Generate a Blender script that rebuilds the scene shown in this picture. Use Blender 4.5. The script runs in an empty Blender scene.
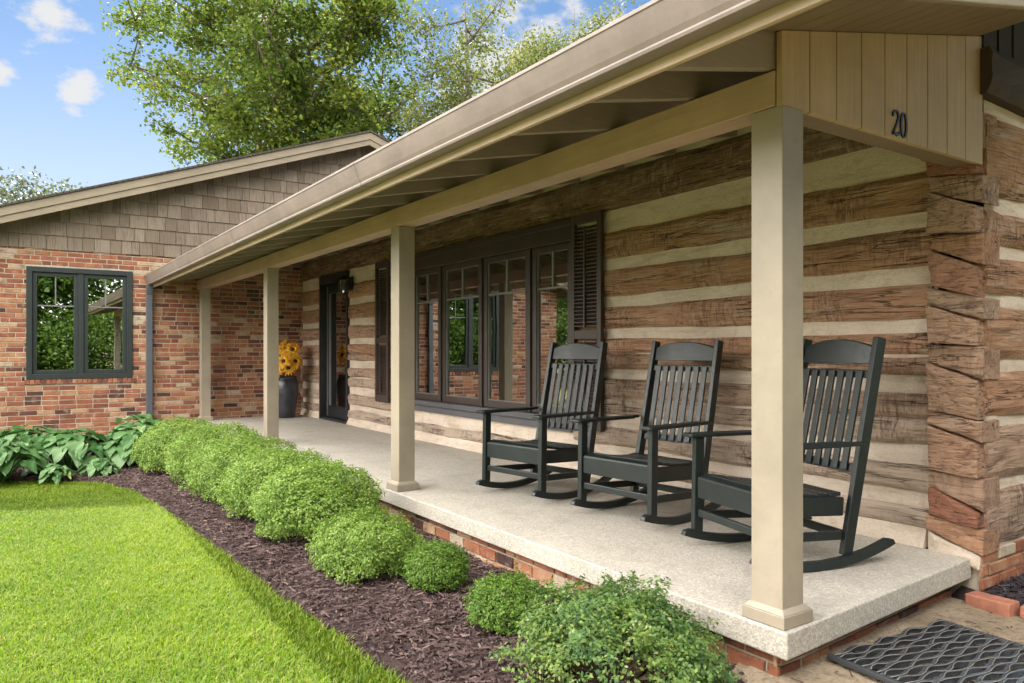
import bpy, math, random
import numpy as np
from mathutils import Vector, noise as mnoise

random.seed(7)
S = bpy.context.scene
COL = S.collection
R = math.radians
XO = .64            # eave end beyond the house corner

# ------------------------------------------------------------------ helpers
class MB:
    """collects vertices / faces (with one random number per face) for ONE mesh"""
    def __init__(s): s.v = []; s.f = []; s.r = []
    def add(s, v, f, r=0.5):
        n = len(s.v); s.v += [tuple(p) for p in v]
        s.f += [tuple(i + n for i in q) for q in f]; s.r += [r] * len(f)
    def box(s, a, b, r=0.5):
        x0, y0, z0 = a; x1, y1, z1 = b
        s.add([(x0,y0,z0),(x1,y0,z0),(x1,y1,z0),(x0,y1,z0),(x0,y0,z1),(x1,y0,z1),(x1,y1,z1),(x0,y1,z1)],
              [(3,2,1,0),(4,5,6,7),(0,1,5,4),(1,2,6,5),(2,3,7,6),(3,0,4,7)], r)
    def hexa(s, p, r=0.5):   # 8 corners, bottom ring then top ring
        s.add(p, [(3,2,1,0),(4,5,6,7),(0,1,5,4),(1,2,6,5),(2,3,7,6),(3,0,4,7)], r)
    def bar(s, p, q, w, d, up=(0,0,1), r=0.5):   # rectangular bar from p to q
        p = Vector(p); q = Vector(q); t = (q - p).normalized(); u = Vector(up)
        a = t.cross(u).normalized() * (w / 2); b = a.cross(t).normalized() * (d / 2)
        s.hexa([p-a-b, p+a-b, p+a+b, p-a+b, q-a-b, q+a-b, q+a+b, q-a+b], r)
    def prism(s, poly, ax, lo, hi, r=0.5):   # polygon in the two other axes, extruded along ax
        n = len(poly); v = []
        for h in (lo, hi):
            for a, b in poly:
                v.append({'x': (h,a,b), 'y': (a,h,b), 'z': (a,b,h)}[ax])
        f = [tuple(range(n-1,-1,-1)), tuple(range(n, 2*n))]
        f += [(i, (i+1) % n, n + (i+1) % n, n + i) for i in range(n)]
        s.add(v, f, r)
    def tube(s, pts, rad, n=6, r=0.5):
        pts = [Vector(p) for p in pts]
        if not hasattr(rad, '__len__'): rad = [rad] * len(pts)
        v = []
        for i, p in enumerate(pts):
            t = (pts[min(i+1, len(pts)-1)] - pts[max(i-1, 0)]).normalized()
            u = Vector((0,0,1)) if abs(t.z) < .9 else Vector((1,0,0))
            a = t.cross(u).normalized(); b = a.cross(t)
            for k in range(n):
                g = 2*math.pi*k/n
                v.append(p + (a*math.cos(g) + b*math.sin(g)) * rad[i])
        f = [(i*n+k, i*n+(k+1) % n, (i+1)*n+(k+1) % n, (i+1)*n+k) for i in range(len(pts)-1) for k in range(n)]
        f += [tuple(range(n-1,-1,-1)), tuple((len(pts)-1)*n+k for k in range(n))]
        s.add(v, f, r)
    def lathe(s, prof, c=(0,0,0), n=28, r=0.5):   # prof: (radius, z)
        v = []; m = len(prof)
        for rr, z in prof:
            for k in range(n):
                g = 2*math.pi*k/n; v.append((c[0]+rr*math.cos(g), c[1]+rr*math.sin(g), c[2]+z))
        f = [(i*n+k, i*n+(k+1) % n, (i+1)*n+(k+1) % n, (i+1)*n+k) for i in range(m-1) for k in range(n)]
        f += [tuple(range(n-1,-1,-1)), tuple((m-1)*n+k for k in range(n))]
        s.add(v, f, r)

def empty(name, loc, label=None, cat=None, group=None, rz=0):
    o = bpy.data.objects.new(name, None); COL.objects.link(o)
    o.location = loc; o.rotation_euler = (0, 0, rz); o.empty_display_size = .2
    tag(o, label, cat, group); return o
def tag(o, label=None, cat=None, group=None, kind=None):
    for k, v in (('label', label), ('category', cat), ('group', group), ('kind', kind)):
        if v: o[k] = v
    return o
def link(name, me, mat, parent=None, local=False):
    if mat: me.materials.append(mat)
    o = bpy.data.objects.new(name, me); COL.objects.link(o)
    if parent:
        o.parent = parent
        if not local and parent.type == 'EMPTY': o.location = -parent.location
    return o
def obj(name, mb, mat, parent=None, bevel=0, smooth=False, local=False, seg=2):
    me = bpy.data.meshes.new(name); me.from_pydata(mb.v, [], mb.f)
    at = me.attributes.new('rnd', 'FLOAT', 'FACE'); at.data.foreach_set('value', mb.r)
    if smooth: me.polygons.foreach_set('use_smooth', [True] * len(mb.f))
    me.update()
    o = link(name, me, mat, parent, local)
    if bevel:
        b = o.modifiers.new('bevel', 'BEVEL'); b.width = bevel; b.segments = seg; b.limit_method = 'ANGLE'; b.angle_limit = R(35)
    return o
def np_obj(name, V, F, rnd, mat, parent=None, local=False, smooth=False):
    """V (n,3), F (m,k) arrays"""
    me = bpy.data.meshes.new(name); k = F.shape[1]
    me.vertices.add(len(V)); me.vertices.foreach_set('co', np.asarray(V, np.float32).ravel())
    me.loops.add(F.size); me.loops.foreach_set('vertex_index', F.astype(np.int32).ravel())
    me.polygons.add(len(F)); me.polygons.foreach_set('loop_start', np.arange(0, F.size, k, dtype=np.int32))
    me.polygons.foreach_set('loop_total', np.full(len(F), k, np.int32))
    me.update(calc_edges=True)
    at = me.attributes.new('rnd', 'FLOAT', 'FACE'); at.data.foreach_set('value', np.asarray(rnd, np.float32))
    if smooth: me.polygons.foreach_set('use_smooth', [True] * len(F))
    me.validate()
    return link(name, me, mat, parent, local)

# ------------------------------------------------------------------ materials
class NT:
    def __init__(s, name, rough=.6, spec=.5):
        s.m = bpy.data.materials.new(name); s.m.use_nodes = True; s.t = s.m.node_tree
        s.b = s.t.nodes['Principled BSDF']; s.out = s.t.nodes['Material Output']
        s.b.inputs['Roughness'].default_value = rough; s.b.inputs['Specular IOR Level'].default_value = spec
    def n(s, ty, **kw):
        x = s.t.nodes.new(ty)
        for k, v in kw.items(): setattr(x, k, v)
        return x
    def l(s, a, b): s.t.links.new(a, b)
    def co(s, scale=(1,1,1), rot=(0,0,0)):
        tc = s.n('ShaderNodeTexCoord'); mp = s.n('ShaderNodeMapping')
        mp.inputs['Scale'].default_value = scale; mp.inputs['Rotation'].default_value = rot
        s.l(tc.outputs['Object'], mp.inputs['Vector']); return mp.outputs[0]
    def noise(s, vec, scale=5, detail=4, rough=.55, dist=0):
        x = s.n('ShaderNodeTexNoise'); x.inputs['Scale'].default_value = scale; x.inputs['Detail'].default_value = detail
        x.inputs['Roughness'].default_value = rough; x.inputs['Distortion'].default_value = dist
        s.l(vec, x.inputs['Vector']); return x.outputs['Fac']
    def attr(s, name='rnd'): return s.n('ShaderNodeAttribute', attribute_name=name).outputs['Fac']
    def ramp(s, fac, stops, interp='LINEAR'):
        x = s.n('ShaderNodeValToRGB'); e = x.color_ramp.elements; x.color_ramp.interpolation = interp
        while len(e) < len(stops): e.new(.5)
        for i, (p, c) in enumerate(stops):
            e[i].position = p
            if not hasattr(c, '__len__'): c = (c, c, c)
            e[i].color = (*c, 1)
        s.l(fac, x.inputs[0]); return x.outputs[0]
    def mix(s, fac, a, b, mode='MIX'):
        x = s.n('ShaderNodeMix', data_type='RGBA', blend_type=mode)
        for sock, v in ((x.inputs[0], fac), (x.inputs[6], a), (x.inputs[7], b)):
            if isinstance(v, bpy.types.NodeSocket): s.l(v, sock)
            elif hasattr(v, '__len__'): sock.default_value = (*v, 1)
            else: sock.default_value = v
        return x.outputs[2]
    def math(s, op, a, b=0.):
        x = s.n('ShaderNodeMath', operation=op)
        for sock, v in ((x.inputs[0], a), (x.inputs[1], b)):
            if isinstance(v, bpy.types.NodeSocket): s.l(v, sock)
            else: sock.default_value = v
        return x.outputs[0]
    def bump(s, h, dist=.005, strength=1.):
        x = s.n('ShaderNodeBump'); x.inputs['Distance'].default_value = dist; x.inputs['Strength'].default_value = strength
        s.l(h, x.inputs['Height']); s.l(x.outputs[0], s.b.inputs['Normal'])
    def col(s, c):
        if isinstance(c, bpy.types.NodeSocket): s.l(c, s.b.inputs['Base Color'])
        else: s.b.inputs['Base Color'].default_value = (*c, 1)
        return s

def paint(name, c, rough=.5, var=.12, scale=3., bumpd=.0008, spec=.4):
    m = NT(name, rough, spec); v = m.co()
    f = m.noise(v, scale, 6, .65); g = m.noise(v, scale*14, 3, .6)
    d = tuple(x*(1-var*1.6) for x in c); e = tuple(min(1, x*(1+var)) for x in c)
    k = m.ramp(f, [(.3, d), (.7, e)])
    k = m.mix(m.ramp(g, [(.55, 0), (.8, .35)]), k, tuple(x*.72 for x in c))
    m.col(k); m.bump(g, bumpd, .8); return m.m

def wood_paint(name, c, axis, rough=.55):
    """painted board with faint grain along axis"""
    m = NT(name, rough, .35); sc = {'x': (2, 40, 40), 'y': (40, 2, 40), 'z': (40, 40, 2)}[axis]
    g = m.noise(m.co(sc), 1.2, 5, .6); f = m.noise(m.co(), 2.2, 5, .6)
    k = m.ramp(f, [(.3, tuple(x*.82 for x in c)), (.7, tuple(x*1.1 for x in c))])
    k = m.mix(m.ramp(g, [(.35, .4), (.6, 0)]), k, tuple(x*.7 for x in c))
    m.col(k); m.bump(g, .0012, .6); return m.m

TAN = (.43, .36, .25)
m_post = paint('post paint', (.30, .255, .195), .45, .12, 2)
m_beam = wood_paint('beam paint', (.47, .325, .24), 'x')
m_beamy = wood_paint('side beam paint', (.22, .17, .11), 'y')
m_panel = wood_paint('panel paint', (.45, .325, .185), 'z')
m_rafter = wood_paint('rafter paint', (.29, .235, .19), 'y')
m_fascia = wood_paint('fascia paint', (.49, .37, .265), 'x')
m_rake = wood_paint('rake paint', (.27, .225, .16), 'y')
m_gutter = paint('gutter metal', (.225, .18, .16), .45, .16, 3, .0004, .5)
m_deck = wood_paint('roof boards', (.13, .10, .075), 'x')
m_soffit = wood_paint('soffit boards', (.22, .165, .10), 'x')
m_down = paint('downspout paint', (.085, .095, .11), .4, .08, 4)
m_black = paint('black paint', (.02, .021, .023), .35, .2, 6)
m_frame_brown = paint('window brown', (.045, .033, .028), .42, .12, 5)
m_frame_sill = paint('sill grey', (.085, .085, .095), .45, .12, 5)
m_frame_green = paint('window grey green', (.026, .033, .033), .42, .1, 5)
m_muntin = paint('muntin bar', (.17, .17, .165), .4, .08, 6)
m_shutter = wood_paint('shutter brown', (.06, .043, .037), 'z', .45)

def wood_log(name, axis):
    m = NT(name, .85, .2)
    def sc(l, c): return {'x': (l, c, c), 'y': (c, l, c)}[axis]
    base = m.ramp(m.attr(), [(0, (.19, .12, .068)), (.3, (.40, .225, .12)), (.55, (.43, .235, .145)), (.8, (.40, .275, .20)), (1, (.46, .37, .295))])
    patch = m.noise(m.co(sc(.9, 3.)), 1.6, 7, .68, .5)                       # broad weathered patches
    k = m.mix(m.ramp(patch, [(.30, .65), (.45, 0)]), base, (.16, .10, .07))
    k = m.mix(m.ramp(patch, [(.53, 0), (.68, .75)]), k, (.44, .36, .285))
    fib = m.noise(m.co(sc(2.6, 34)), 1.3, 8, .74, 1.1)                       # torn fibres
    k = m.mix(m.ramp(fib, [(.37, .75), (.48, 0)]), k, (.12, .07, .048))
    k = m.mix(m.ramp(fib, [(.53, 0), (.66, .65)]), k, (.52, .41, .31))
    rotv = {'x': (0, .75, 0), 'y': (.75, 0, 0)}[axis]
    chop = m.noise(m.co({'x': (26, 8, 6), 'y': (8, 26, 6)}[axis], rotv), 1.1, 6, .7, 1.6)   # slanted hewing marks
    zone = m.ramp(m.noise(m.co(), 1.9, 3), [(.42, 0), (.6, 1)])
    k = m.mix(m.math('MULTIPLY', m.ramp(chop, [(.40, .7), (.49, 0)]), zone), k, (.12, .075, .055))
    k = m.mix(m.math('MULTIPLY', m.ramp(chop, [(.54, 0), (.64, .5)]), zone), k, (.50, .40, .31))
    cm = None
    for s1, s2, wd in ((.25, 5, .006), (.5, 11, .010)):
        c = m.noise(m.co(sc(s1, s2)), 1.3, 4, .55, .35)
        q = m.ramp(m.math('ABSOLUTE', m.math('SUBTRACT', c, .5)), [(.0, 1), (wd, 0)])
        cm = q if cm is None else m.math('MAXIMUM', cm, q)
    gate = m.ramp(m.noise(m.co(sc(.8, 3)), 1.5, 2), [(.46, 0), (.56, 1)])
    cm = m.math('MULTIPLY', cm, gate)
    k = m.mix(m.math('MULTIPLY', cm, .85), k, (.03, .02, .015))
    m.col(k)
    h = m.math('ADD', m.math('MULTIPLY', fib, 1.), m.math('MULTIPLY', m.math('MULTIPLY', chop, zone), .9))
    h = m.math('SUBTRACT', h, m.math('MULTIPLY', cm, .8))
    m.bump(h, .016, 1.); return m.m
m_logx = wood_log('hewn log front', 'x'); m_logy = wood_log('hewn log side', 'y')

def end_grain():
    m = NT('log end grain', .8, .25); v = m.co()
    f = m.noise(v, 7, 6, .65, 1.2); g = m.noise(m.co((14, 14, 60)), 1.3, 4, .6, .8)
    base = m.ramp(m.attr(), [(0, (.27, .115, .072)), (.5, (.35, .175, .112)), (1, (.42, .28, .19))])
    k = m.mix(m.ramp(f, [(.35, .65), (.48, 0)]), base, (.13, .066, .045))
    k = m.mix(m.ramp(f, [(.58, 0), (.75, .7)]), k, (.37, .235, .15))
    k = m.mix(m.ramp(g, [(.38, .7), (.46, 0)]), k, (.09, .05, .038))
    m.col(k); m.bump(m.math('ADD', f, m.math('MULTIPLY', g, 1.6)), .016, 1.); return m.m
m_end = end_grain()

def chink():
    m = NT('chinking mortar', .9, .15); v = m.co()
    f = m.noise(v, 2.5, 6, .6); g = m.noise(v, 70, 4, .7); st = m.noise(m.co((1, 1, 7)), 2.2, 5, .65)
    k = m.ramp(f, [(.3, (.57, .465, .375)), (.7, (.71, .61, .51))])
    k = m.mix(m.ramp(st, [(.5, 0), (.7, .6)]), k, (.40, .30, .205))
    bl = m.noise(v, 11, 6, .7); k = m.mix(m.ramp(bl, [(.55, 0), (.72, .5)]), k, (.33, .26, .19))
    k = m.mix(m.ramp(g, [(.35, .3), (.5, 0)]), k, (.38, .33, .25))
    m.col(k); m.bump(m.math('ADD', m.math('MULTIPLY', f, 2.), m.math('ADD', g, bl)), .010, .9); return m.m
m_chink = chink()

def brick_mat():
    m = NT('old brick', .85, .25); r = m.attr()
    k = m.ramp(r, [(0, (.05, .030, .026)), (.12, (.12, .048, .034)), (.3, (.22, .078, .045)), (.55, (.30, .108, .058)),
                   (.72, (.35, .155, .08)), (.86, (.40, .235, .125)), (1, (.44, .36, .27))])
    v = m.co(); f = m.noise(v, 9, 6, .68, .3); g = m.noise(v, 55, 4, .7)
    k = m.mix(m.ramp(f, [(.33, .65), (.48, 0)]), k, (.12, .058, .042))
    k = m.mix(m.ramp(f, [(.55, 0), (.72, .65)]), k, (.48, .38, .28))
    k = m.mix(m.ramp(g, [(.32, .5), (.46, 0)]), k, (.14, .07, .05))
    m.col(k); m.bump(m.math('ADD', f, g), .004, .9); return m.m
m_brick = brick_mat()
def mortar():
    m = NT('mortar', .95, .1); v = m.co()
    k = m.ramp(m.noise(v, 6, 6, .7), [(.3, (.30, .255, .20)), (.7, (.52, .45, .36))]); m.col(k)
    m.bump(m.noise(v, 60, 3), .003, .8); return m.m
m_mortar = mortar()

def concrete():
    m = NT('exposed aggregate', .7, .35); v = m.co()
    f = m.noise(v, .9, 6, .65, .3); g = m.noise(v, 95, 3, .8)
    vo = m.n('ShaderNodeTexVoronoi'); vo.inputs['Scale'].default_value = 105; m.l(v, vo.inputs['Vector'])
    k = m.ramp(f, [(.3, (.38, .35, .30)), (.7, (.51, .475, .41))])
    pe = m.ramp(vo.outputs['Color'], [(.2, (.24, .215, .18)), (.6, (.44, .405, .345)), (.9, (.66, .61, .53))])
    k = m.mix(.42, k, pe)
    k = m.mix(m.ramp(g, [(.3, .5), (.42, 0)]), k, (.20, .18, .155))
    f2 = m.noise(v, 4.5, 5, .7, .6)
    k = m.mix(m.ramp(f2, [(.5, 0), (.75, .5)]), k, (.26, .23, .19))
    m.col(k); m.bump(m.math('ADD', g, vo.outputs['Distance']), .0025, .7); return m.m
m_conc = concrete()

def shingle_wall():
    m = NT('wall shingles', .8, .2); r = m.attr()
    k = m.ramp(r, [(0, (.155, .12, .088)), (.5, (.205, .165, .125)), (1, (.25, .205, .16))])
    g = m.noise(m.co((60, 60, 2)), 1., 5, .65); k = m.mix(m.ramp(g, [(.38, .55), (.52, 0)]), k, (.10, .077, .057))
    m.col(k); m.bump(g, .003, .8); return m.m
m_shing = shingle_wall()
def roof_mat():
    m = NT('asphalt shingles', .9, .2); v = m.co()
    br = m.n('ShaderNodeTexBrick'); br.inputs['Scale'].default_value = 3.3; m.l(v, br.inputs['Vector'])
    br.inputs['Color1'].default_value = (.07, .06, .052, 1); br.inputs['Color2'].default_value = (.10, .085, .07, 1)
    br.inputs['Mortar'].default_value = (.03, .027, .025, 1)
    g = m.noise(v, 120, 2); m.col(m.mix(m.ramp(g, [(.4, .4), (.6, 0)]), br.outputs[0], (.04, .036, .033)))
    m.bump(g, .002, .6); return m.m
m_roof = roof_mat()

def chair_mat():
    m = NT('dark green lumber', .42, .5); v = m.co()
    f = m.noise(v, 8, 5, .6); g = m.noise(v, 90, 3, .7)
    k = m.ramp(f, [(.3, (.005, .009, .009)), (.7, (.011, .017, .017))]); m.col(k)
    m.l(m.ramp(g, [(.3, .32), (.7, .55)]), m.b.inputs['Roughness']); m.bump(g, .0008, .6); return m.m
m_chair = chair_mat()

def glass(name, refl, tint):
    m = NT(name); m.t.nodes.remove(m.b)
    tr = m.n('ShaderNodeBsdfTransparent'); tr.inputs[0].default_value = (*tint, 1)
    gl = m.n('ShaderNodeBsdfGlossy'); gl.inputs['Roughness'].default_value = .0; gl.inputs[0].default_value = (.95, .97, .96, 1)
    w = m.n('ShaderNodeTexNoise'); w.inputs['Scale'].default_value = 1.3; m.l(m.co(), w.inputs['Vector'])
    bp = m.n('ShaderNodeBump'); bp.inputs['Distance'].default_value = .0016; bp.inputs['Strength'].default_value = .5
    m.l(w.outputs[0], bp.inputs['Height']); m.l(bp.outputs[0], gl.inputs['Normal'])
    fr = m.n('ShaderNodeFresnel'); fr.inputs[0].default_value = 1.5
    fac = m.math('MINIMUM', m.math('ADD', m.math('MULTIPLY', fr.outputs[0], 1.6), refl), 1.)
    mx = m.n('ShaderNodeMixShader'); m.l(fac, mx.inputs[0]); m.l(tr.outputs[0], mx.inputs[1]); m.l(gl.outputs[0], mx.inputs[2])
    m.l(mx.outputs[0], m.out.inputs[0]); return m.m
m_glass = glass('window glass', .35, (.75, .8, .78))
m_lglass = glass('lantern glass', .06, (.95, .95, .93))

def leaf_mat(name, stops, trans=.35, rough=.5, noise=0, spec=.35):
    m = NT(name, rough, spec)
    k = m.ramp(m.attr(), stops)
    if noise:
        k = m.mix(m.ramp(m.noise(m.co(), noise, 4, .6), [(.35, .5), (.65, 0)]), k, tuple(x*.55 for x in stops[0][1]))
    m.col(k)
    t = m.n('ShaderNodeBsdfTranslucent'); m.l(k, t.inputs[0])
    mx = m.n('ShaderNodeMixShader'); mx.inputs[0].default_value = trans
    m.l(m.b.outputs[0], mx.inputs[1]); m.l(t.outputs[0], mx.inputs[2]); m.l(mx.outputs[0], m.out.inputs[0])
    return m.m
m_grass = leaf_mat('grass blades', [(0, (.06, .14, .008)), (.4, (.15, .25, .010)), (.8, (.22, .31, .016)), (1, (.34, .34, .08))], .4, .55)
m_bush = leaf_mat('shrub leaves', [(0, (.10, .19, .028)), (.5, (.215, .34, .055)), (.85, (.31, .43, .10)), (1, (.42, .50, .2))], .4)
m_bush2 = leaf_mat('mixed shrub leaves', [(0, (.05, .12, .055)), (.35, (.11, .21, .065)), (.7, (.20, .30, .06)), (.9, (.28, .36, .09)), (1, (.38, .38, .22))], .4)
m_box = leaf_mat('bright shrub leaves', [(0, (.06, .14, .018)), (.5, (.13, .24, .03)), (1, (.22, .33, .06))], .4)
m_maple = leaf_mat('maple leaves', [(0, (.045, .08, .014)), (.5, (.10, .15, .022)), (.85, (.17, .21, .032)), (1, (.26, .24, .06))], .45, .65, 0, .12)
m_locust = leaf_mat('light leaves', [(0, (.06, .08, .02)), (.5, (.12, .145, .04)), (.9, (.20, .21, .065)), (1, (.26, .22, .09))], .45, .65, 0, .12)
m_grey = leaf_mat('grey green leaves', [(0, (.05, .07, .035)), (1, (.11, .13, .07))], .4)
m_farleaf = leaf_mat('yard tree leaves', [(0, (.035, .08, .014)), (.5, (.075, .14, .02)), (1, (.13, .20, .03))], .45)
m_hosta = leaf_mat('hosta leaves', [(0, (.05, .14, .04)), (.5, (.115, .235, .075)), (.85, (.21, .34, .15)), (1, (.30, .40, .11))], .35, .33)
m_petal = leaf_mat('sunflower petals', [(0, (.70, .26, .015)), (.5, (.85, .45, .025)), (1, (.9, .6, .07))], .3)
m_bark = paint('bark', (.11, .085, .065), .9, .3, 8, .02)
m_twig = paint('twigs', (.16, .115, .075), .85, .25, 12)
m_seed = paint('sunflower centre', (.06, .028, .012), .8, .3, 40)

def mulch_mat(name, a, b, c):
    m = NT(name, .9, .15)
    k = m.ramp(m.attr(), [(0, a), (.6, b), (1, c)])
    m.col(k); return m.m
m_chip = mulch_mat('mulch chips', (.042, .027, .026), (.10, .066, .062), (.21, .15, .13))
m_chip2 = mulch_mat('dark mulch chips', (.022, .018, .022), (.05, .04, .045), (.10, .085, .085))
def soil(name, a, b, sc=6):
    m = NT(name, .95, .1); v = m.co(); f = m.noise(v, sc, 8, .7); g = m.noise(v, sc*12, 4, .7)
    k = m.mix(m.ramp(g, [(.35, .6), (.5, 0)]), m.ramp(f, [(.3, a), (.7, b)]), tuple(x*.5 for x in a))
    m.col(k); m.bump(m.math('ADD', f, g), .012, 1.); return m.m
m_mulchbed = soil('mulch ground', (.035, .024, .024), (.085, .058, .054), 9)
m_dirt = soil('bare dirt', (.20, .15, .10), (.38, .31, .225), 3.5)
m_lawn = soil('lawn ground', (.10, .105, .035), (.17, .165, .065), 4)

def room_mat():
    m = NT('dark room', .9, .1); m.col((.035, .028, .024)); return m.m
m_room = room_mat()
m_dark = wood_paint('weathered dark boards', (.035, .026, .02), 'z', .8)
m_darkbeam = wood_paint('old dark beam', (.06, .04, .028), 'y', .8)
m_curtain = paint('curtain', (.10, .075, .06), .9, .2, 3)

# ------------------------------------------------------------------ camera, light, sky
CAM = Vector((1.84, -4.25, 1.1)); TH = R(34.237)
cd = bpy.data.cameras.new('camera'); cam = bpy.data.objects.new('camera', cd); COL.objects.link(cam)
cam.location = CAM; cam.rotation_euler = (math.pi/2, 0, math.pi/2 - TH)
cd.sensor_width = 36; cd.lens = 745/1024*36; cd.shift_y = 9.5/1024; cd.clip_end = 2000; cd.clip_start = .05
S.camera = cam

SUN = Vector((-1.22, .25, 1.0)).normalized()
sl = bpy.data.lights.new('sun', 'SUN'); so = bpy.data.objects.new('sun', sl); COL.objects.link(so)
sl.energy = 3.3; sl.angle = R(.5); sl.color = (1, .94, .84); so.location = (-15, 8, 20)
so.rotation_euler = SUN.to_track_quat('Z', 'Y').to_euler()

w = bpy.data.worlds.new('World'); S.world = w; w.use_nodes = True; wt = w.node_tree
for n in list(wt.nodes): wt.nodes.remove(n)
def wn(t, **k):
    x = wt.nodes.new(t)
    for a, b in k.items(): setattr(x, a, b)
    return x
sky = wn('ShaderNodeTexSky', sky_type='NISHITA'); sky.sun_disc = False
sky.sun_elevation = math.asin(SUN.z); sky.sun_rotation = math.atan2(SUN.x, SUN.y)
sky.air_density = .65; sky.dust_density = .15; sky.ozone_density = 2.0; sky.altitude = 900
bg1 = wn('ShaderNodeBackground'); bg1.inputs[1].default_value = .05
deep = wn('ShaderNodeMix', data_type='RGBA', blend_type='MULTIPLY'); deep.inputs[0].default_value = 1; deep.inputs[7].default_value = (.56, .63, .62, 1)
wt.links.new(sky.outputs[0], deep.inputs[6]); wt.links.new(deep.outputs[2], bg1.inputs[0])
tc = wn('ShaderNodeTexCoord')
def wmath(op, a, b=0.):
    x = wn('ShaderNodeMath', operation=op)
    for s_, v in ((x.inputs[0], a), (x.inputs[1], b)):
        if isinstance(v, bpy.types.NodeSocket): wt.links.new(v, s_)
        else: s_.default_value = v
    return x.outputs[0]
def wnoise(scale, detail, sz=(1, 1, 2.6)):
    mp = wn('ShaderNodeMapping'); mp.inputs['Scale'].default_value = sz; wt.links.new(tc.outputs['Generated'], mp.inputs[0])
    x = wn('ShaderNodeTexNoise'); x.inputs['Scale'].default_value = scale; x.inputs['Detail'].default_value = detail
    x.inputs['Roughness'].default_value = .6; wt.links.new(mp.outputs[0], x.inputs['Vector']); return x.outputs['Fac']
def wmap(v, a, b):
    x = wn('ShaderNodeMapRange'); x.interpolation_type = 'SMOOTHSTEP'; wt.links.new(v, x.inputs[0])
    x.inputs[1].default_value = a; x.inputs[2].default_value = b; return x.outputs[0]
nz = wnoise(26, 8, (1, 1, 1.8))
mask = None
# small fair-weather clouds in the western sky: direction and angular size of each
for az, el, sz in ((.0405, .366, .032), (.069, .297, .025), (-.004, .300, .018), (.033, .188, .022), (.675, .434, .02), (.275, .40, .04),
                   (.60, .35, .10), (.42, .14, .16), (.52, .10, .2), (.72, .28, .15), (.66, .10, .2)):
    d = Vector((-math.cos(az)*math.cos(el), math.sin(az)*math.cos(el), math.sin(el)))
    sub = wn('ShaderNodeVectorMath', operation='DISTANCE'); wt.links.new(tc.outputs['Generated'], sub.inputs[0]); sub.inputs[1].default_value = d
    q = wmath('ADD', wmath('DIVIDE', sub.outputs['Value'], sz), wmath('MULTIPLY', wmath('SUBTRACT', nz, .5), 3.6))
    q = wmap(q, 1.25, .1)
    mask = q if mask is None else wmath('MAXIMUM', mask, q)
# broken cloud added out of view, on the side the porch faces, as fill light
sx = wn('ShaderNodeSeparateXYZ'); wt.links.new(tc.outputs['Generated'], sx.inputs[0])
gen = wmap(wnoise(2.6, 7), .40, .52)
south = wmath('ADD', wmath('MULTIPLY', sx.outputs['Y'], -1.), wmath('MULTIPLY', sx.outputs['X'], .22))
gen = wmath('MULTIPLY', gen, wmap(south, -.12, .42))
hor = wmath('MULTIPLY', wmap(sx.outputs['Z'], .42, .04), .72)        # pale air low over the horizon
mask = wmath('MAXIMUM', wmath('MULTIPLY', mask, .92), hor)
bg2 = wn('ShaderNodeBackground'); bg2.inputs[0].default_value = (1, .985, .965, 1); bg2.inputs[1].default_value = .16
mx = wn('ShaderNodeMixShader'); wt.links.new(mask, mx.inputs[0]); wt.links.new(bg1.outputs[0], mx.inputs[1]); wt.links.new(bg2.outputs[0], mx.inputs[2])
bg3 = wn('ShaderNodeBackground'); bg3.inputs[0].default_value = (1, .955, .90, 1); bg3.inputs[1].default_value = 2.2      # unseen cloud bank, added this bright to light the shaded porch
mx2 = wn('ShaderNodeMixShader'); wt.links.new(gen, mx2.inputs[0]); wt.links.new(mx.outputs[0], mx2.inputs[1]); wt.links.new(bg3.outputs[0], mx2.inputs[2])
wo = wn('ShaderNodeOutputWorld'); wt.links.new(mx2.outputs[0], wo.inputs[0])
S.view_settings.view_transform = 'Standard'; S.view_settings.look = 'None'
S.view_settings.exposure = 2.47; S.view_settings.gamma = 1; S.view_settings.use_curve_mapping = False

# ------------------------------------------------------------------ ground
def nz3(x, y, z=0, s=1): return mnoise.noise(Vector((x*s, y*s, z*s)))
LZ = -.30
def pip(x, y, P):
    c = False; j = len(P)-1
    for i in range(len(P)):
        if (P[i][1] > y) != (P[j][1] > y) and x < (P[j][0]-P[i][0])*(y-P[i][1])/(P[j][1]-P[i][1])+P[i][0]: c = not c
        j = i
    return c
def sd(x, y, P):
    b = 1e9
    for i in range(len(P)):
        ax, ay = P[i-1]; bx, by = P[i]; dx, dy = bx-ax, by-ay
        t = max(0, min(1, ((x-ax)*dx+(y-ay)*dy)/(dx*dx+dy*dy)))
        b = min(b, math.hypot(x-ax-t*dx, y-ay-t*dy))
    return b if pip(x, y, P) else -b
BED = [(.10, -1.5), (-12.2, -1.5), (-12.2, -6.5), (-8.35, -6.5), (-8.0, -5.2), (-7.75, -4.5), (-7.45, -3.9), (-7.0, -3.42), (-6.3, -3.2), (-5, -3.10),
       (-2.8, -3.0), (-1, -2.88), (-.35, -2.92), (.02, -2.75), (.10, -2.1)]
PATH = [(-.5, -.02), (-.5, -1.6), (.0, -1.9), (-.05, -2.85), (.3, -3.3), (1.2, -3.4), (6, -3.4), (6, -.1), (.1, -.02)]
RBED = [(-.2, -.06), (-.2, 4), (1.3, 4), (1.3, -.06)]
def gz(x, y, P, top, amp, seed):
    d = sd(x, y, P); k = max(0, min(1, d/.10+.45)); k = k*k*(3-2*k)
    return -.40 + (top+.40)*k + amp*(nz3(x, y, seed, 3.5)+.6*nz3(x, y, seed+5, 11))*k
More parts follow.
